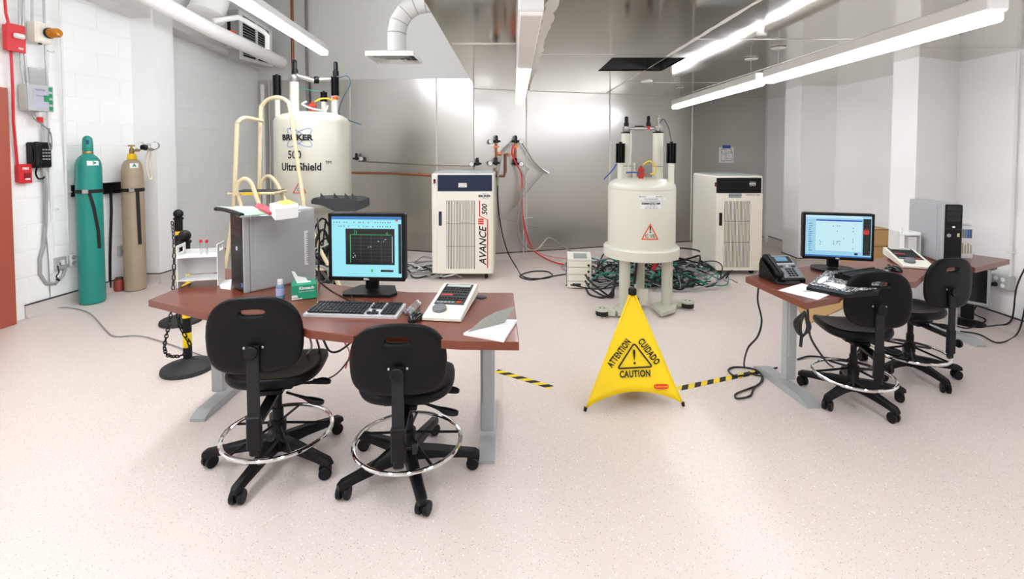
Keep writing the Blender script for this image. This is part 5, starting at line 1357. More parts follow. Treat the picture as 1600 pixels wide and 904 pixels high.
# ================================================================== things on the left wall
def lpx(px, py, off=.0):       # point on the block wall seen at that pixel, lifted off along its normal
    k = (px - 800) / F; Y = (-4.51 - LS * 4.45 + off * 1.0) / (k - LS); return at(px, py, Y) + Vector((0, 0, 0))
WROT = math.atan2(u.y, u.x) - PI / 2     # yaw that lays local X along... the wall normal
def wthing(name, px, py, label, cat, group=None):   # local x: along wall away from viewer, local -y: into the room
    p = lpx(px, py); return empty(name, (p.x, p.y, p.z), math.atan2(u.y, u.x), label, cat, group)
def wsz(px0, px1, py): return abs((lpx(px1, py) - lpx(px0, py)).length)
def wh(px, py0, py1): return lpx(px, py0).z - lpx(px, py1).z
def conduit(name, L, r, m, label, cat='conduit', group='wall conduits', off=.025, clips=True):
    P = [lpx(a, b, off) for a, b in L]; o = empty(name, P[-1], 0, label, cat, group)
    MB().tube([q - P[-1] for q in P], r, 10).build('pipe', m, o)
    return o
CR = [(8, -6), (13, 40)]
conduit('red_conduit', [(7, -6), (9, 20), (14, 40)], .011, RED, 'red fire alarm conduit entering the alarm box from above', group=None)
conduit('red_conduit', [(17, 79), (20, 140), (21, 190), (27, 257)], .011, RED, 'red fire alarm conduit between alarm box and pull station', group=None)
# fire alarm horn strobe
t = wthing('fire_alarm', 16, 60, 'red wall fire alarm box with white strobe', 'alarm')
w_, h_ = .13, wh(16, 40, 80)
MB().box((0, -.025, 0), (w_, .05, h_), bev=.006).build('back_box', RED, t); MB().box((0, -.058, 0), (w_ + .02, .018, h_ + .02), bev=.005).build('face_plate', RED, t)
MB().box((.01, -.080, .02), (.09, .035, .045), bev=.012).build('strobe_lens', WHITEC, t); text('lettering', 'FIRE', .022, LABELW, t, lambda a, b: (a + .03, -.0685, -h_ / 2 + .025 + b), bold=.001)
t = wthing('pull_station', 31, 271, 'red manual pull station low on the block wall', 'alarm')
MB().box((0, -.025, 0), (.10, .05, wh(31, 257, 285)), bev=.006).build('back_box', RED, t); MB().box((0, -.056, 0), (.11, .014, wh(31, 256, 286)), bev=.005).build('cover', RED, t)
MB().box((.01, -.064, -.02), (.05, .012, .05)).build('pull_recess', mat('dark_red', '#7d1216', .5), t, smooth=0); MB().box((.01, -.068, -.05), (.04, .014, .016), bev=.003).build('pull_handle', WHITEP, t)
text('lettering', 'FIRE', .03, LABELW, t, lambda a, b: (a, -.064, .045 + b), bold=.001)
# grey conduits
conduit('wall_conduit', [(30, -6), (31, 60), (33, 100), (38, 134)], .010, CONDUIT, 'grey conduit bending into the control box, left of the pair')
conduit('wall_conduit', [(36, -6), (36, 60), (40, 100), (44, 134)], .010, CONDUIT, 'grey conduit bending into the control box, right of the pair')
conduit('wall_conduit', [(50, -6), (50, 36)], .010, CONDUIT, 'short grey conduit down to the amber beacon')
conduit('wall_conduit', [(68, -6), (71, 80), (74, 134)], .010, CONDUIT, 'grey conduit passing behind the amber beacon')
conduit('wall_conduit', [(93, -6), (97, 90), (101, 200), (104, 300), (107, 397)], .011, PIPEW, 'white painted conduit running down to the quad outlet')
conduit('wall_conduit', [(75, 175), (78, 270), (81, 340), (83, 402)], .012, PIPEW, 'white painted conduit between control box and switch box')
conduit('wall_conduit', [(66, 190), (68, 262), (69, 330), (70, 385)], .010, CONDUIT, 'grey conduit hidden partly by the wall phone')
for px, py in ((75, 80), (82, 327), (104, 300)):
    t = wthing('pipe_clip', px, py, {80: 'small clip on the conduit below the amber beacon', 327: 'small clip on the conduit above the switch box', 300: 'small clip on the white conduit beside the black rail'}[py], 'clip', 'conduit clips')
    MB().box((0, -.02, 0), (.06, .03, .014), bev=.003).build('clip_body', PIPEW, t)
    MB().lathe([(.005, 0), (.005, .006)], (.02, -.035, 0), (0, -1, 0), 8).build('screw', STEEL, t)
# amber beacon
t = wthing('warning_beacon', 55, 52, 'amber beacon on a cream wall box', 'beacon')
MB().box((0, -.045, 0), (.15, .09, wh(55, 36, 68)), bev=.006).build('box', CREAM2, t); MB().box((0, -.094, 0), (.13, .008, wh(55, 38, 66)), bev=.003).build('box_cover', CREAM2, t)
AMB = mat('amber_lens', '#e8920c', .15, trans=.35)
MB().lathe([(.045, 0), (.05, .01), (.05, .03)], (.03, -.098, .005), (0, -1, 0), 20).build('beacon_collar', BLACK, t)
MB().lathe([(.046, 0), (.046, .03), (.043, .035), (.046, .04), (.044, .075), (.030, .095), (0, .10)], (.03, -.128, .005), (0, -1, 0), 20).build('amber_lens', AMB, t)
MB().cyl((-.01, -.06, -wh(55, 52, 70)), (-.01, -.06, -wh(55, 52, 66)), .014, seg=10).build('cable_gland', BLACK, t)
# control box with green labels
t = wthing('gas_monitor', 52, 154, 'grey control box with clear cover and green labels', 'control box')
hb = wh(52, 134, 174)
MB().box((-.02, -.045, 0), (.22, .09, hb), bev=.008).build('enclosure', mat('box_grey', '#c9cbc8', .4), t)
MB().box((-.02, -.100, 0), (.225, .020, hb + .006), bev=.006).build('clear_cover', mat('clear_cover', '#dfe3e4', .12, trans=.35), t)
decal('instruction_sheet', -.09, .03, -hb / 2 + .03, hb / 2 - .03, mat('lilac_paper', '#b9b7cc', .6), t, fr(-.1105))
text('lettering', 'MASTER', .024, INK, t, fr(-.1115, -.03, hb / 2 - .045)); text('lettering', 'OXYGEN', .018, INK, t, fr(-.1115, -.03, .02))
for k in range(4): decal('green_label', .045, .08, hb / 2 - .05 - k * .06, hb / 2 - .01 - k * .06, mat('label_green', '#1e8a5c', .5), t, fr(-.1108), 1)
decal('green_label', .0, .05, -.03, .03, mat('label_green'), t, fr(-.1110), 1)
MB().lathe([(.03, 0), (.034, .006), (.034, .045), (.026, .05)], (.0, -.06, -hb / 2 - .052), seg=18).build('horn', mat('horn_grey', '#d8d6d2', .4), t); MB().lathe([(.02, 0), (.024, .01), (.024, .05)], (.0, -.06, -hb / 2 - .105), seg=16).build('red_lens', REDC, t)
t = wthing('clear_plate', 58, 120, 'clear plastic document holder above the control box', 'holder')
MB().box((0, -.012, 0), (.17, .02, wh(58, 108, 134)), bev=.004).build('pocket', mat('holder_clear', '#e3e5e4', .15, trans=.5), t); MB().box((.0, -.008, .0), (.13, .004, .08)).build('sheet', PAPER, t, smooth=0)
cable('sensor_cord', [lpx(49, 174, .08), lpx(54, 186, .1), lpx(68, 196, .08), lpx(79, 208, .06), lpx(81, 228, .06), lpx(79, 234, .06), lpx(76, 222, .06), lpx(77, 200, .05)], .006, GREYC, 'grey cord looping below the control box', 'cord')
# wall phone
t = wthing('wall_phone', 55, 242, 'black wall phone with keypad on the block wall', 'phone')
hb = wh(55, 223, 263)
MB().box((.01, -.03, 0), (.19, .06, hb), bev=.012).build('phone_body', BLACK, t)
MB().tube(spline([(-.055, -.085, hb / 2), (-.06, -.095, hb * .25), (-.06, -.095, 0), (-.06, -.095, -hb * .25), (-.055, -.08, -hb / 2 + .01)], 4), [.022, .03, .03, .026, .022, .02, .02, .02, .02, .02, .02, .022, .026, .03, .03, .028, .02], 12).build('handset', BLACK, t)
mb = MB()
for r in range(4):
    for k in range(3): mb.box((.02 + k * .026, -.063, .05 - r * .03), (.016, .008, .014))
o = mb.build('phone_keys', LABELG, t, smooth=0); o['kind'] = 'stuff'
MB().tube(spline([(-.055, -.08, -hb / 2 + .01), (-.05, -.06, -hb / 2 - .05), (-.02, -.05, -hb / 2 - .10), (.03, -.05, -hb / 2 - .09), (.045, -.04, -hb / 2 - .02), (.05, -.03, -hb / 2 + .02)], 8), .008, 6).build('coiled_cord', BLACK, t)
# flexible conduit loop and boxes at the bottom
conduit('flexible_conduit', [(68, 262), (72, 300), (71, 350), (68, 385), (62, 405), (62, 428), (72, 443), (86, 443), (98, 430), (104, 412)], .016, mat('flex_grey', '#a3a5a4', .5), 'grey flexible conduit hanging in a loop to the quad outlet', group=None, off=.05)
cable('phone_cord', [lpx(66, 262, .05), lpx(71, 290, .06), lpx(70, 340, .06), lpx(75, 400, .06), lpx(77, 440, .06), lpx(78, 462, .05), on(78, 484, .01)], .005, GREYC, 'thin grey cord down the block wall to the floor', 'cord')
cable('hook_cord', [lpx(90, 415, .1), lpx(92, 425, .1), lpx(88, 432, .1), lpx(93, 438, .1), lpx(87, 436, .1)], .006, CABLE, 'short black cord dangling from the switch box', 'cord')
def outlet(px, py, w_, h_, label, n=1, m=mat('box_steel', '#bfc1bf', .35, .4)):
    t = wthing('outlet_box', px, py, label, 'outlet', 'wall outlets')
    MB().box((0, -.03, 0), (w_, .06, h_), bev=.006).build('box', m, t); MB().box((0, -.064, 0), (w_ * .96, .008, h_ * .96), bev=.003).build('cover_plate', GREYM if n != 4 else WHITEP, t)
    sp_ = [(0, 0)] if n == 1 else [(a, b) for a in (-w_ * .22, w_ * .22) for b in (-h_ * .22, h_ * .22)]
    for a, b in sp_: 
        MB().lathe([(.020, 0), (.022, .003), (.018, .006)], (a, -.067, b), (0, -1, 0), 18).build('socket', LABELG if n == 4 else DARK, t)
    return t
t = outlet(87, 411, .11, .125, 'steel switch box with beige toggle left of the quad outlet'); MB().box((.0, -.075, .01), (.03, .03, .05), bev=.004).build('toggle', CREAM, t)
outlet(110, 405, .12, .125, 'white quad outlet box beside the green cylinder', 4)
conduit('wall_conduit', [(120, 408), (140, 402), (160, 398), (178, 394)], .011, CONDUIT, 'grey conduit running low behind the green cylinder')
outlet(185, 391, .10, .12, 'steel single outlet low between the two gas cylinders')
t = wthing('outlet_plate', 332, 355, 'small brown outlet plate on the block wall beyond the pillar', 'outlet', 'wall outlets'); MB().box((0, -.006, 0), (.075, .012, .115), bev=.003).build('cover_plate', mat('plate_brown', '#5f544a', .4), t)
for s in (-.025, .025): MB().box((0, -.013, s), (.035, .004, .03)).build('socket', CREAM, t, smooth=0)
# ---------------- gas cylinders, rail, straps
rail = tag(empty('cylinder_rail', lpx(150, 296)), 'black steel rail with slots holding the gas cylinders to the wall', 'rail')
a, b = lpx(108, 296) , lpx(196, 293); d = b - a; n_ = Vector((u.y, -u.x, 0)); yaw = math.atan2(u.y, u.x)
mid = (a + b) / 2
MB().box(mid - rail.location - Vector((-.03 * n_.x, -.03 * n_.y, 0)), (d.length, .02, .11), (0, 0, yaw)).build('rail_back', BLACK, rail, smooth=0)
for s in (-.055, .055): MB().box(mid - rail.location + n_ * .045 + Vector((0, 0, s)), (d.length, .06, .008), (0, 0, yaw)).build('rail_lip', BLACK, rail, smooth=0)
def gas(px, py, r, prof, m, label, capm):
    p = on(px, py); t = empty('gas_cylinder', (p.x, p.y, 0), math.atan2(-p.x, p.y), label, 'gas cylinder', 'gas cylinders')
    MB().lathe([(0, .012), (r * .8, .0), (r * .97, .008), (r, .03)] + [(r * k, z) for k, z in prof], seg=32).build('shell', m, t)
    return t, p
TEAL = mat('cylinder_teal', '#128d82', .35, coat=.2, var=.12, vscale=5); TAN = mat('cylinder_tan', '#b19e86', .5, var=.12, vscale=9)
p = on(145, 472); Yg = p.y; rG = .108
def zg(py): return zat(py, Yg)
t, p = gas(145, 472, rG, [(1, zg(262)), (.97, zg(256)), (.88, zg(250)), (.70, zg(245)), (.50, zg(242)), (.40, zg(240))], TEAL, 'tall teal gas cylinder with a domed cap chained to the wall', TEAL)
MB().lathe([(rG * .40, zg(240.5)), (rG * .42, zg(239)), (rG * .42, zg(237)), (rG * .38, zg(236))], seg=24).build('neck_ring', BRASS, t)
MB().lathe([(rG * .39, zg(237)), (rG * .42, zg(234)), (rG * .40, zg(222)), (rG * .36, zg(216)), (rG * .2, zg(212.5)), (0, zg(211.5))], seg=24).build('valve_cap', TEAL, t)
MB().box((.0, -rG * .40, zg(222)), (.022, .012, .045), bev=.005).build('cap_slot', mat('slot_blue', '#14406e', .6), t)
def cdec(t, r, nm, u0, u1, z0_, z1_, m, a0=0.): return decal(nm, u0, u1, z0_, z1_, m, t, lambda a, b: (r * math.sin(a0 + a / r), -r * math.cos(a0 + a / r), b))
cdec(t, rG * .985, 'label', -.01, .09, zg(258), zg(251), LABELW); text('label_mark', '\u25B6' if False else '>', .05, GREEN, t, lambda a, b: (rG * math.sin((.05 + a) / rG), -rG * .995 * math.cos((.05 + a) / rG), zg(254.5) + b), bold=.004)
for q, nm in ((zg(298), 'strap'),):
    MB().lathe([(rG + .002, q - .018), (rG + .006, q - .018), (rG + .006, q + .018), (rG + .002, q + .018)], seg=32, cap=False).build('strap', BLACKM, t); MB().box((-.03, -rG - .010, q + .0), (.05, .016, .04), bev=.004).build('buckle', STEEL, t)
    MB().tube([(.0, -rG - .008, q - .01), (.03, -rG - .006, q - .15), (.06, -rG * .9, q - .40), (.065, -rG * .88, q - .58)], 0, flat=(.004, .028)).build('strap_tail', BLACKM, t, smooth=0)
Yt = on(212, 452).y
def zg2(py): return zat(py, Yt)
t, p = gas(212, 452, .102, [(1, zg2(272)), (.97, zg2(266)), (.86, zg2(257)), (.66, zg2(251)), (.42, zg2(249))], TAN, 'tall tan gas cylinder with brass valve beside the pillar', TAN); rT = .102
MB().lathe([(.042, zg2(249.5)), (.046, zg2(247)), (.040, zg2(241)), (.036, zg2(240))], seg=22).build('yellow_collar', YEL, t)
MB().lathe([(.020, zg2(241)), (.024, zg2(238)), (.022, zg2(232)), (.012, zg2(231)), (.010, zg2(229)), (.034, zg2(228.5)), (.034, zg2(226.5)), (0, zg2(226))], seg=16).cyl((0, 0, zg2(235)), (.07, -.02, zg2(235)), .014, seg=10).build('valve', BRASS, t)
cdec(t, rT * .97, 'label', -.03, .05, zg2(262), zg2(254.5), LABELW, .1); text('label_mark', 'A', .04, GREEN, t, lambda a, b: (rT * math.sin(.2 + a / rT), -rT * .985 * math.cos(.2 + a / rT), zg2(258) + b), bold=.004)
q = zg2(296)
MB().lathe([(rT + .002, q - .018), (rT + .006, q - .018), (rT + .006, q + .018), (rT + .002, q + .018)], seg=32, cap=False).build('strap', BLACKM, t); MB().box((-.01, -rT - .010, q), (.05, .016, .04), bev=.004).build('buckle', STEEL, t)
MB().tube([(.04, -rT - .004, q - .01), (.045, -rT - .004, q - .25), (.05, -rT - .002, q - .60)], 0, flat=(.004, .032)).build('strap_tail', BLACKM, t, smooth=0)
# regulator on the pillar side
pr = at(234, 230, Yt - .05)
rg = tag(empty('gas_regulator', pr), 'two-gauge chrome regulator beside the tan cylinder valve', 'regulator', 'gas regulators')
rg.scale = (1.5, 1.2, 1.5)
MB().lathe([(.02, -.03), (.03, -.02), (.03, .02), (.024, .03), (.024, .06), (0, .062)], (0, 0, 0), (0, -1, 0), 18).build('regulator_body', CHROME, rg)
MB().lathe([(.018, .06), (.020, .065), (.018, .09), (0, .09)], (0, 0, 0), (0, -1, 0), 16).build('adjusting_knob', BLACK, rg)
for s in (-1, 1):
    gg = MB().lathe([(.028, -.01), (.030, -.006), (.030, .010), (.026, .012)], (s * .052, -.02, .012), (0, -1, 0), 20).build('gauge', CHROME, rg)
    MB().lathe([(.024, .0125), (0, .0126)], (s * .052, -.02, .012), (0, -1, 0), 20).build('gauge_dial', LABELW, gg)
MB().cyl((-.02, 0, 0), (-.12, .03, -.02), .010, seg=8).build('inlet_tube', BRASS, rg)
cable('regulator_hose', [pr + Vector((-.02, 0, -.04)), at(229, 245, Yt - .06), at(229, 265, Yt - .1), at(233, 279, Yt - .1), at(237, 276, Yt - .08), at(234, 258, Yt - .06), pr + Vector((.01, 0, -.03))], .008, mat('clear_hose_tan', '#d6cbb4', .4), 'pale hose looping down from the chrome regulator', 'hose')
t = tag(MB().tube([lpx(173, 292, .08), lpx(174, 330, .07), lpx(172, 400, .06), lpx(172, 449, .06)], 0, flat=(.004, .03)).build('hanging_strap', BLACKM, smooth=0), 'loose black strap hanging from the rail between the cylinders', 'strap')
p = on(186, 454)
t = empty('red_can', (p.x, p.y, 0), .6, 'worn red can on the floor between the gas cylinders', 'can')
MB().lathe([(.040, 0), (.046, .006), (.048, .02), (.048, .10), (.040, .125)], seg=24).build('can_body', mat('worn_red', '#a8443a', .5, var=.5, vscale=45), t)
MB().lathe([(.040, .125), (.041, .13), (.030, .14), (.030, .152), (0, .152)], seg=20).build('can_lid', mat('worn_dark', '#4d3a34', .5), t)

# ================================================================== overhead on the left
LP = mat('lagged_pipe', '#efeeeb', .6, bump=.15, bscale=14)
def pthing(name, P, r, m, label, cat='pipe', group='overhead pipes', seg=14):
    o = empty(name, P[0], 0, label, cat, group); MB().tube([q - Vector(P[0]) for q in P], r, seg).build('pipe', m, o); return o
t = pthing('lagged_pipe', [at(195, -25, 4.6), at(250, 5, 5.0), at(330, 47, 5.8), at(400, 79, 6.6), at(440, 98, 7.2)], .085, LP, 'thick white lagged pipe running along the top of the block wall')
pthing('branch_pipe', [at(333, 33, 6.0), at(372, 27, 6.2), at(384, 33, 6.3), at(412, 50, 6.4), at(418, 56, 6.4), at(418, 78, 6.4)], .032, PIPEW, 'small white branch pipe with elbow in front of the grille unit')
MB_ = MB().lathe([(.20, 0), (.205, .02), (.20, .45), (.21, .47), (.20, .5), (.20, .9)], (0, 0, 0), (at(338, -30, 6.4) - at(322, 25, 6.2)), 24); t = empty('round_duct', at(322, 25, 6.2), 0, 'white round duct stub above the lagged pipe', 'duct'); MB_.build('duct_shell', PIPEW, t)
MB().lathe([(.19, -.01), (.215, 0), (.215, .03)], (0, 0, 0), (at(338, -30, 6.4) - at(322, 25, 6.2)), 24).build('duct_collar', PIPEW, t)
# grille unit: plane seen from below right
A_, B_, C_, D_ = at(372, 22, 6.9), at(424, 48, 7.6), at(424, 105, 7.6), at(378, 92, 6.9)
A_.z = at(372, 15, 6.9).z
un = tag(empty('grille_unit', C_), 'wall fan unit with louvred grille high in the corner', 'air unit')
o_ = Vector(C_); back = Vector((-.18, .05, 0))
Q = [A_ - o_, B_ - o_, C_ - o_, D_ - o_]
Q[3] = Vector((Q[0].x, Q[0].y, Q[3].z)); Q[1] = Vector((Q[2].x, Q[2].y, Q[1].z))
MB().add(Q + [q + back for q in Q], [[0, 1, 2, 3], [7, 6, 5, 4], [0, 4, 5, 1], [1, 5, 6, 2], [2, 6, 7, 3], [3, 7, 4, 0]]).build('casing', mat('unit_grey', '#b5b6b3', .5), un, smooth=0)
fn = (Q[1] - Q[0]).cross(Q[3] - Q[0]).normalized()
if fn.y > 0: fn = -fn
def gq(a, b): return Q[0].lerp(Q[1], a).lerp(Q[3].lerp(Q[2], a), b) + fn * .004
for L in ([(0, 0), (1, 0), (1, .07), (0, .07)], [(0, .93), (1, .93), (1, 1), (0, 1)], [(0, .07), (.08, .07), (.08, .93), (0, .93)], [(.92, .07), (1, .07), (1, .93), (.92, .93)], [(.48, .07), (.53, .07), (.53, .93), (.48, .93)]):
    P = [gq(*q) for q in L]; MB().add(P + [q + fn * .02 for q in P], [[0, 1, 2, 3], [7, 6, 5, 4]] + [[i, (i + 1) % 4, (i + 1) % 4 + 4, i + 4] for i in range(4)]).build('grille_frame', PIPEW, un, smooth=0)
P = [gq(.08, .07), gq(.92, .07), gq(.92, .93), gq(.08, .93)]; MB().add([q + fn * .001 for q in P], [[0, 1, 2, 3]]).build('grille_recess', BLACKM, un, smooth=0)
mb = MB()
for k in range(15):
    v = .09 + .83 * k / 14; P = [gq(.08, v), gq(.92, v), gq(.92, v + .028), gq(.08, v + .028)]
    mb.add([P[0] + fn * .004, P[1] + fn * .004, P[2] + fn * .016, P[3] + fn * .016], [[0, 1, 2, 3]])
mb.build('louvres', LABELG, un, smooth=0)['kind'] = 'stuff'
p = at(361, 63, 6.7); t = empty('valve_actuator', p, .4, 'orange and grey valve actuator on the pipe below the grille unit', 'actuator')
MB().box((0, 0, .06), (.12, .10, .13), bev=.01).build('actuator_body', ORANGE, t); MB().box((.02, -.01, -.06), (.14, .10, .11), bev=.01).build('actuator_base', mat('unit_grey'), t); MB().cyl((-.02, 0, .12), (-.02, 0, .30), .02, seg=10).build('stem', BLACK, t)
# vertical pipes on the back-left
def vpipe(px, y1, Y, r, m, label, z0_=0.):
    a = at(px, y1, Y); return a
cpA = at(457, 60, 7.1)
pthing('copper_riser', [Vector((cpA.x, 7.1, 1.7)), Vector((cpA.x, 7.1, 2.9)), Vector((cpA.x, 7.1, HZ - .01))], .022, mat('aged_copper', '#8a5a44', .4, .8), 'copper riser pipe behind the large magnet', group='riser pipes')
o = bpx(480, 60); pthing('grey_riser', [Vector((o.x, o.y - .03, 1.2)), Vector((o.x, o.y - .03, HZ - .01))], .020, mat('aged_grey', '#8c8580', .5, .5), 'dark grey riser pipe right of the copper riser', group='riser pipes')
o = bpx(414, 200); pthing('white_riser', [Vector((o.x, o.y - .06, .2)), Vector((o.x, o.y - .06, 2.6))], .03, PIPEW, 'white riser in the back corner behind the ladder', group='riser pipes')
# ---------------- ceiling diffuser with segmented duct
Yd = 5.4
dc = at(617, 94, Yd)
t = empty('ceiling_diffuser', (dc.x, Yd, dc.z), 0, 'square white air diffuser hanging on a segmented round duct', 'diffuser')
hw2 = .25
mb = MB()
for k in range(4):
    a, b = hw2 * (1 - .22 * k), hw2 * (1 - .22 * k - .13)
    zo = -.0 - .004 * k
    P = [(-a, -a, zo), (a, -a, zo), (a, a, zo), (-a, a, zo), (-b, -b, zo + .035), (b, -b, zo + .035), (b, b, zo + .035), (-b, b, zo + .035)]
    MB().add(P, [[i, (i + 1) % 4, (i + 1) % 4 + 4, i + 4] for i in range(4)]).build('vane', PIPEW, t, smooth=0)
MB().box((0, 0, .045), (hw2 * 1.9, hw2 * 1.9, .004)).build('back_plate', mat('diffuser_grey', '#5f6160', .6), t, smooth=0)
MB().add([(-hw2, -hw2, .0), (hw2, -hw2, 0), (hw2, hw2, 0), (-hw2, hw2, 0), (-hw2, -hw2, .05), (hw2, -hw2, .05), (hw2, hw2, .05), (-hw2, hw2, .05), (-.10, -.10, .09), (.10, -.10, .09), (.10, .10, .09), (-.10, .10, .09)],
         [[i, (i + 1) % 4, (i + 1) % 4 + 4, i + 4] for i in range(4)] + [[4 + i, 4 + (i + 1) % 4, 8 + (i + 1) % 4, 8 + i] for i in range(4)] + [[8, 9, 10, 11]]).build('hood', PIPEW, t, smooth=0)
DUC = mat('duct_white', '#d8d8d4', .5)
rD = .098
C0 = Vector((at(620, 50, Yd).x - dc.x, 0, 0)); zE = at(620, 52, Yd).z - dc.z; RB = .32
arc = [Vector((C0.x, 0, .08)), Vector((C0.x, 0, zE))]
segs = [arc]
cen = Vector((C0.x + RB, 0, zE))
angs = [PI - k * PI / 8 for k in range(5)]
ap = [cen + Vector((RB * math.cos(a), 0, RB * math.sin(a))) for a in angs]
prev = arc[0]
path = [arc[0]] + ap + [ap[-1] + Vector((.55, 0, 0))]
for i in range(len(path) - 1):
    o = MB().tube([path[i], path[i + 1]], rD, 24); 
    o.build('duct_segment', DUC, t)
    if i: 
        MB().ball(path[i], rD * .995, 20, 10).build('duct_joint', DUC, t)
        MB().torus(path[i], rD, .007, 28, 6, axis=(path[i + 1] - path[i - 1])).build('duct_bead', mat('duct_bead', '#b5b5b0', .6), t)

# ================================================================== pipework and regulators on the back wall
def wp(L, off=.03): return [bpx(a, b, off) for a, b in L]
pthing('copper_pipe', wp([(550, 270), (620, 271), (676, 274)]), .017, COPPER, 'horizontal copper pipe on the metal wall beside the large magnet', group='wall pipework', seg=12)
for px, py in ((655, 272),):
    MB().torus(bpx(px, py, .03) - bpx(550, 270, .03), .019, .009, 16, 8, axis=(1, 0, 0)).build('pipe_clamp', COPPER, bpy.data.objects['copper_pipe'])
pthing('thin_pipe', wp([(560, 252), (640, 256), (742, 259)]), .008, mat('thin_brass', '#8d8478', .35, .9), 'thin metal line above the copper pipe on the metal wall', group='wall pipework', seg=8)
CP = pthing('copper_manifold', wp([(760, 275), (788, 275), (790, 268), (790, 241)]), .016, mat('aged_copper'), 'copper pipe manifold feeding the four regulators', group='wall pipework', seg=12)
o0 = bpx(760, 275, .03)
MB().tube([q - o0 for q in wp([(776, 258), (776, 224)])], .013, 10).build('manifold_branch', COPPER, CP); MB().tube([q - o0 for q in wp([(806, 258), (806, 224)])], .013, 10).build('manifold_branch', COPPER, CP); MB().tube([q - o0 for q in wp([(776, 241), (806, 241)])], .013, 10).build('manifold_bar', COPPER, CP)
MB().tube([q - o0 for q in wp([(773, 262), (773, 275)])], .012, 10).build('manifold_branch', COPPER, CP)
for px, py in ((782, 239), (776, 229), (806, 229), (798, 241)): MB().box(bpx(px, py, .035) - o0, (.07, .05, .028)).build('copper_bracket', mat('bright_copper', '#d98a5c', .4, .7), CP, smooth=0)
def regulator(px, py, side, label):
    p = bpx(px, py, .06); t = tag(empty('line_regulator', p), label, 'regulator', 'wall regulators')
    MB().lathe([(.018, -.03), (.026, -.02), (.026, .01), (.020, .02), (.020, .05), (.015, .075), (0, .08)], seg=14).build('regulator_knob', BLACK, t)
    MB().cyl((-.055, 0, -.005), (.055, 0, -.005), .013, seg=10).cyl((0, 0, -.01), (0, .06, -.01), .012, seg=8).build('regulator_body', BLACK, t)
    g_ = MB().lathe([(.030, -.012), (.034, -.008), (.034, .010), (.030, .013)], (side * .078, -.02, -.008), (0, -1, 0), 22).build('gauge', BLACK, t)
    MB().lathe([(.030, .0135), (0, .0136)], (side * .078, -.02, -.008), (0, -1, 0), 22).build('gauge_dial', LABELW, g_)
    MB().box((side * .072, -.0342, -.002), (.018, .001, .003), (0, .6, 0)).build('gauge_needle', INK, g_, smooth=0)
regulator(557, 247, 1, 'small regulator with gauge beside the large magnet')
regulator(746, 255, -1, 'regulator with gauge above the navy-headed cabinet')
regulator(776, 220, -1, 'upper left regulator of the copper manifold')
regulator(775, 254, -1, 'lower left regulator of the copper manifold')
regulator(806, 220, 1, 'upper right regulator of the copper manifold')
regulator(806, 255, 1, 'lower right regulator of the copper manifold')
cable('braided_hose', wp([(803, 224), (795, 228), (786, 240), (780, 262), (777, 290)], .07), .012, mat('grey_hose', '#9d9c97', .45), 'grey hose arching from the upper right regulator to the cabinet', 'hose', 'wall hoses')
cable('braided_hose', wp([(816, 224), (824, 236), (834, 252), (844, 262), (851, 267)], .08), .013, BRAID, 'braided metal hose ending in a small handle on the metal wall', 'hose', 'wall hoses')
t = tag(empty('transfer_rod', bpx(851, 268, .08)), 'slanted thin steel rod with a tee handle leaning on the metal wall', 'rod'); o1 = bpx(851, 268, .08)
MB().tube([bpx(847, 264, .08) - o1, bpx(856, 270, .08) - o1], .014, 8).build('tee_handle', STEEL, t); MB().tube([Vector((0, 0, 0)), bpx(784, 345, .08) - o1], .006, 6).build('rod', STEEL, t); MB().ball(bpx(857, 270, .08) - o1, .02, 12, 8).build('end_knob', WHITEP, t)
cable('red_hose', wp([(802, 225), (800, 240), (808, 258), (815, 275), (816, 320), (820, 355), (832, 388), (846, 400)], .10) + [on(868, 410, .02), on(886, 414, .02)], .010, REDC, 'red hose dropping from the manifold to the floor, thicker one', 'hose', 'wall hoses')
cable('red_hose', wp([(804, 246), (803, 238), (806, 230)], .10), .007, REDC, 'short red hose between the right-hand regulators', 'hose', 'wall hoses')
cable('red_hose', wp([(816, 300), (817, 345), (826, 380), (850, 398)], .13) + [on(900, 406, .02)], .006, mat('pink_hose', '#e0787a', .4), 'thin pink hose beside the thicker red hose', 'hose', 'wall hoses')
cable('braided_hose', wp([(812, 262), (819, 280), (814, 310), (809, 345), (812, 372), (822, 388), (838, 390), (848, 380), (856, 372), (866, 375), (890, 391), (905, 400)], .16), .012, BRAID, 'long braided hose hanging in a curve toward the small console', 'hose', 'wall hoses')
cable('white_hose', wp([(812, 256), (828, 262), (824, 272), (818, 290), (818, 330), (818, 400)], .06), .007, WHITEC, 'white hose hanging straight down the metal wall seam', 'hose', 'wall hoses')
cable('steel_rod', wp([(776, 338), (812, 348), (848, 357)], .10), .006, STEEL, 'thin steel rod sticking out sideways behind the cabinet', 'rod')
cable('steel_rod', wp([(818, 342), (826, 340), (833, 340)], .05), .005, WHITEC, 'short pale hook on the metal wall seam', 'hook')
t = tag(empty('notice_sheet', bpx(1135, 242, .004)), 'white floor-plan sheet stuck to the metal wall with blue tape', 'paper')
dr = BR - K; yw = math.atan2(dr.y, dr.x)
MB().box((0, 0, 0), (.29, .002, .255), (0, 0, yw)).build('sheet', PAPER, t, smooth=0); MB().box((0, -.004, .135), (.16, .002, .05), (0, 0, yw)).build('blue_tape', mat('painter_tape', '#2d58b8', .6), t, smooth=0)
nx = Vector((math.sin(yw), -math.cos(yw), 0)) * .0022; ux = Vector((math.cos(yw), math.sin(yw), 0))
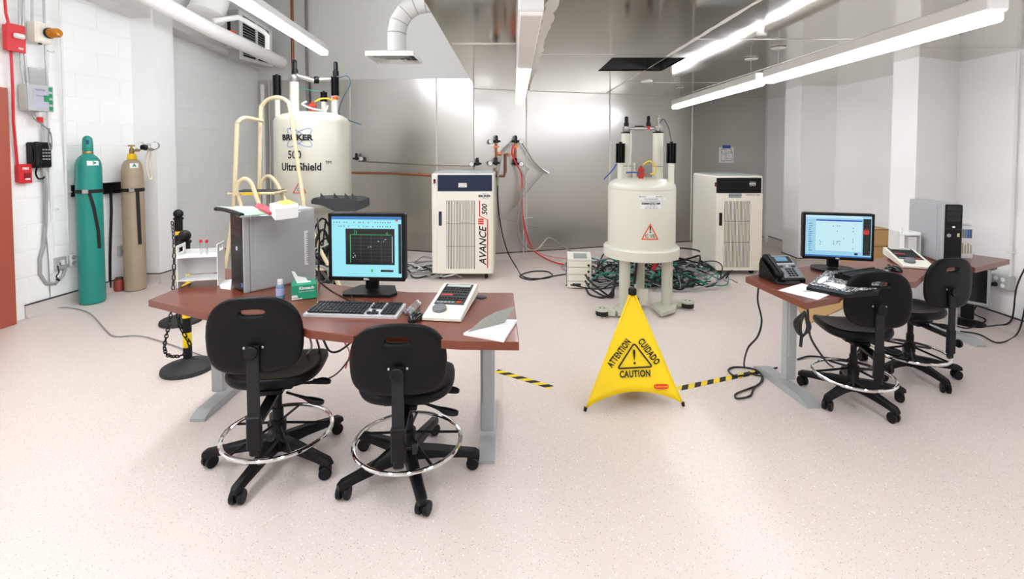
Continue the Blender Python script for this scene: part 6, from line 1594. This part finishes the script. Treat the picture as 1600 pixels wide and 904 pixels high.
for a, b, c_, d_ in ((-.10, .02, .10, .10), (-.10, -.10, -.02, .10), (.0, -.09, .12, .05)):
    outline('plan_line', [(a, b), (c_, b), (c_, d_), (a, d_)], .004, DUTY, t, lambda p, q: nx + ux * p + Vector((0, 0, q)))
# ================================================================== right wall
def rthing(name, px, py, label, cat, group=None):
    k = (px - 800) / F; p = at(px, py, RX / k); p.x = RX; return empty(name, p, PI / 2 * -1, label, cat, group), p
t, p = rthing('outlet_box', 1581, 440, 'steel quad outlet box on the white wall with black plug', 'outlet', 'wall outlets')
MB().box((0, -.03, 0), (.15, .06, .12), bev=.006).build('box', mat('box_steel'), t); MB().box((0, -.064, 0), (.14, .008, .112), bev=.003).build('cover_plate', mat('box_steel'), t)
for a in (-.032, .032):
    for b in (-.026, .026): MB().lathe([(.018, 0), (.020, .003), (.016, .006)], (a, -.067, b), (0, -1, 0), 16).build('socket', WHITEP, t)
MB().cyl((-.03, -.07, -.026), (-.03, -.11, -.03), .02, .014, seg=14).build('plug', BLACK, t)
pq = Vector((RX - .11, p.y + .03, p.z - .03))
cable('power_cord', [pq, pq + Vector((-.03, .02, -.10)), pq + Vector((-.05, .1, -.28)), on(1540, 500, .02), on(1515, 512, .01), on(1490, 508, .01)], .006, CABLE, 'black cord from the wall plug to the floor monitor', 'cord', 'cords at the white wall')
cable('power_cord', [Vector((RX - .03, 4.05, .62)), Vector((RX - .06, 4.1, .4)), on(1580, 500, .1), on(1555, 508, .01), on(1530, 510, .01)], .006, CABLE, 'black cord sagging down the white wall, middle of three', 'cord', 'cords at the white wall')
cable('power_cord', [Vector((RX - .03, 3.98, .6)), Vector((RX - .08, 4.0, .3)), on(1590, 520, .02), on(1560, 535, .01), on(1530, 522, .01), on(1500, 517, .01)], .006, CABLE, 'black cord lying nearest the viewer along the white wall', 'cord', 'cords at the white wall')
k = (1590 - 800) / F; Yc = RX / k
o = pthing('wall_conduit', [Vector((RX - .025, Yc, p.z + .06)), Vector((RX - .025, Yc, CZ - .02))], .011, PIPEW, 'white conduit rising from the quad outlet on the white wall', 'conduit', 'wall conduits')
MB().box((.0, 0, zat(394, Yc) - p.z - .06), (.05, .05, .012), bev=.003).build('clip', PIPEW, o)
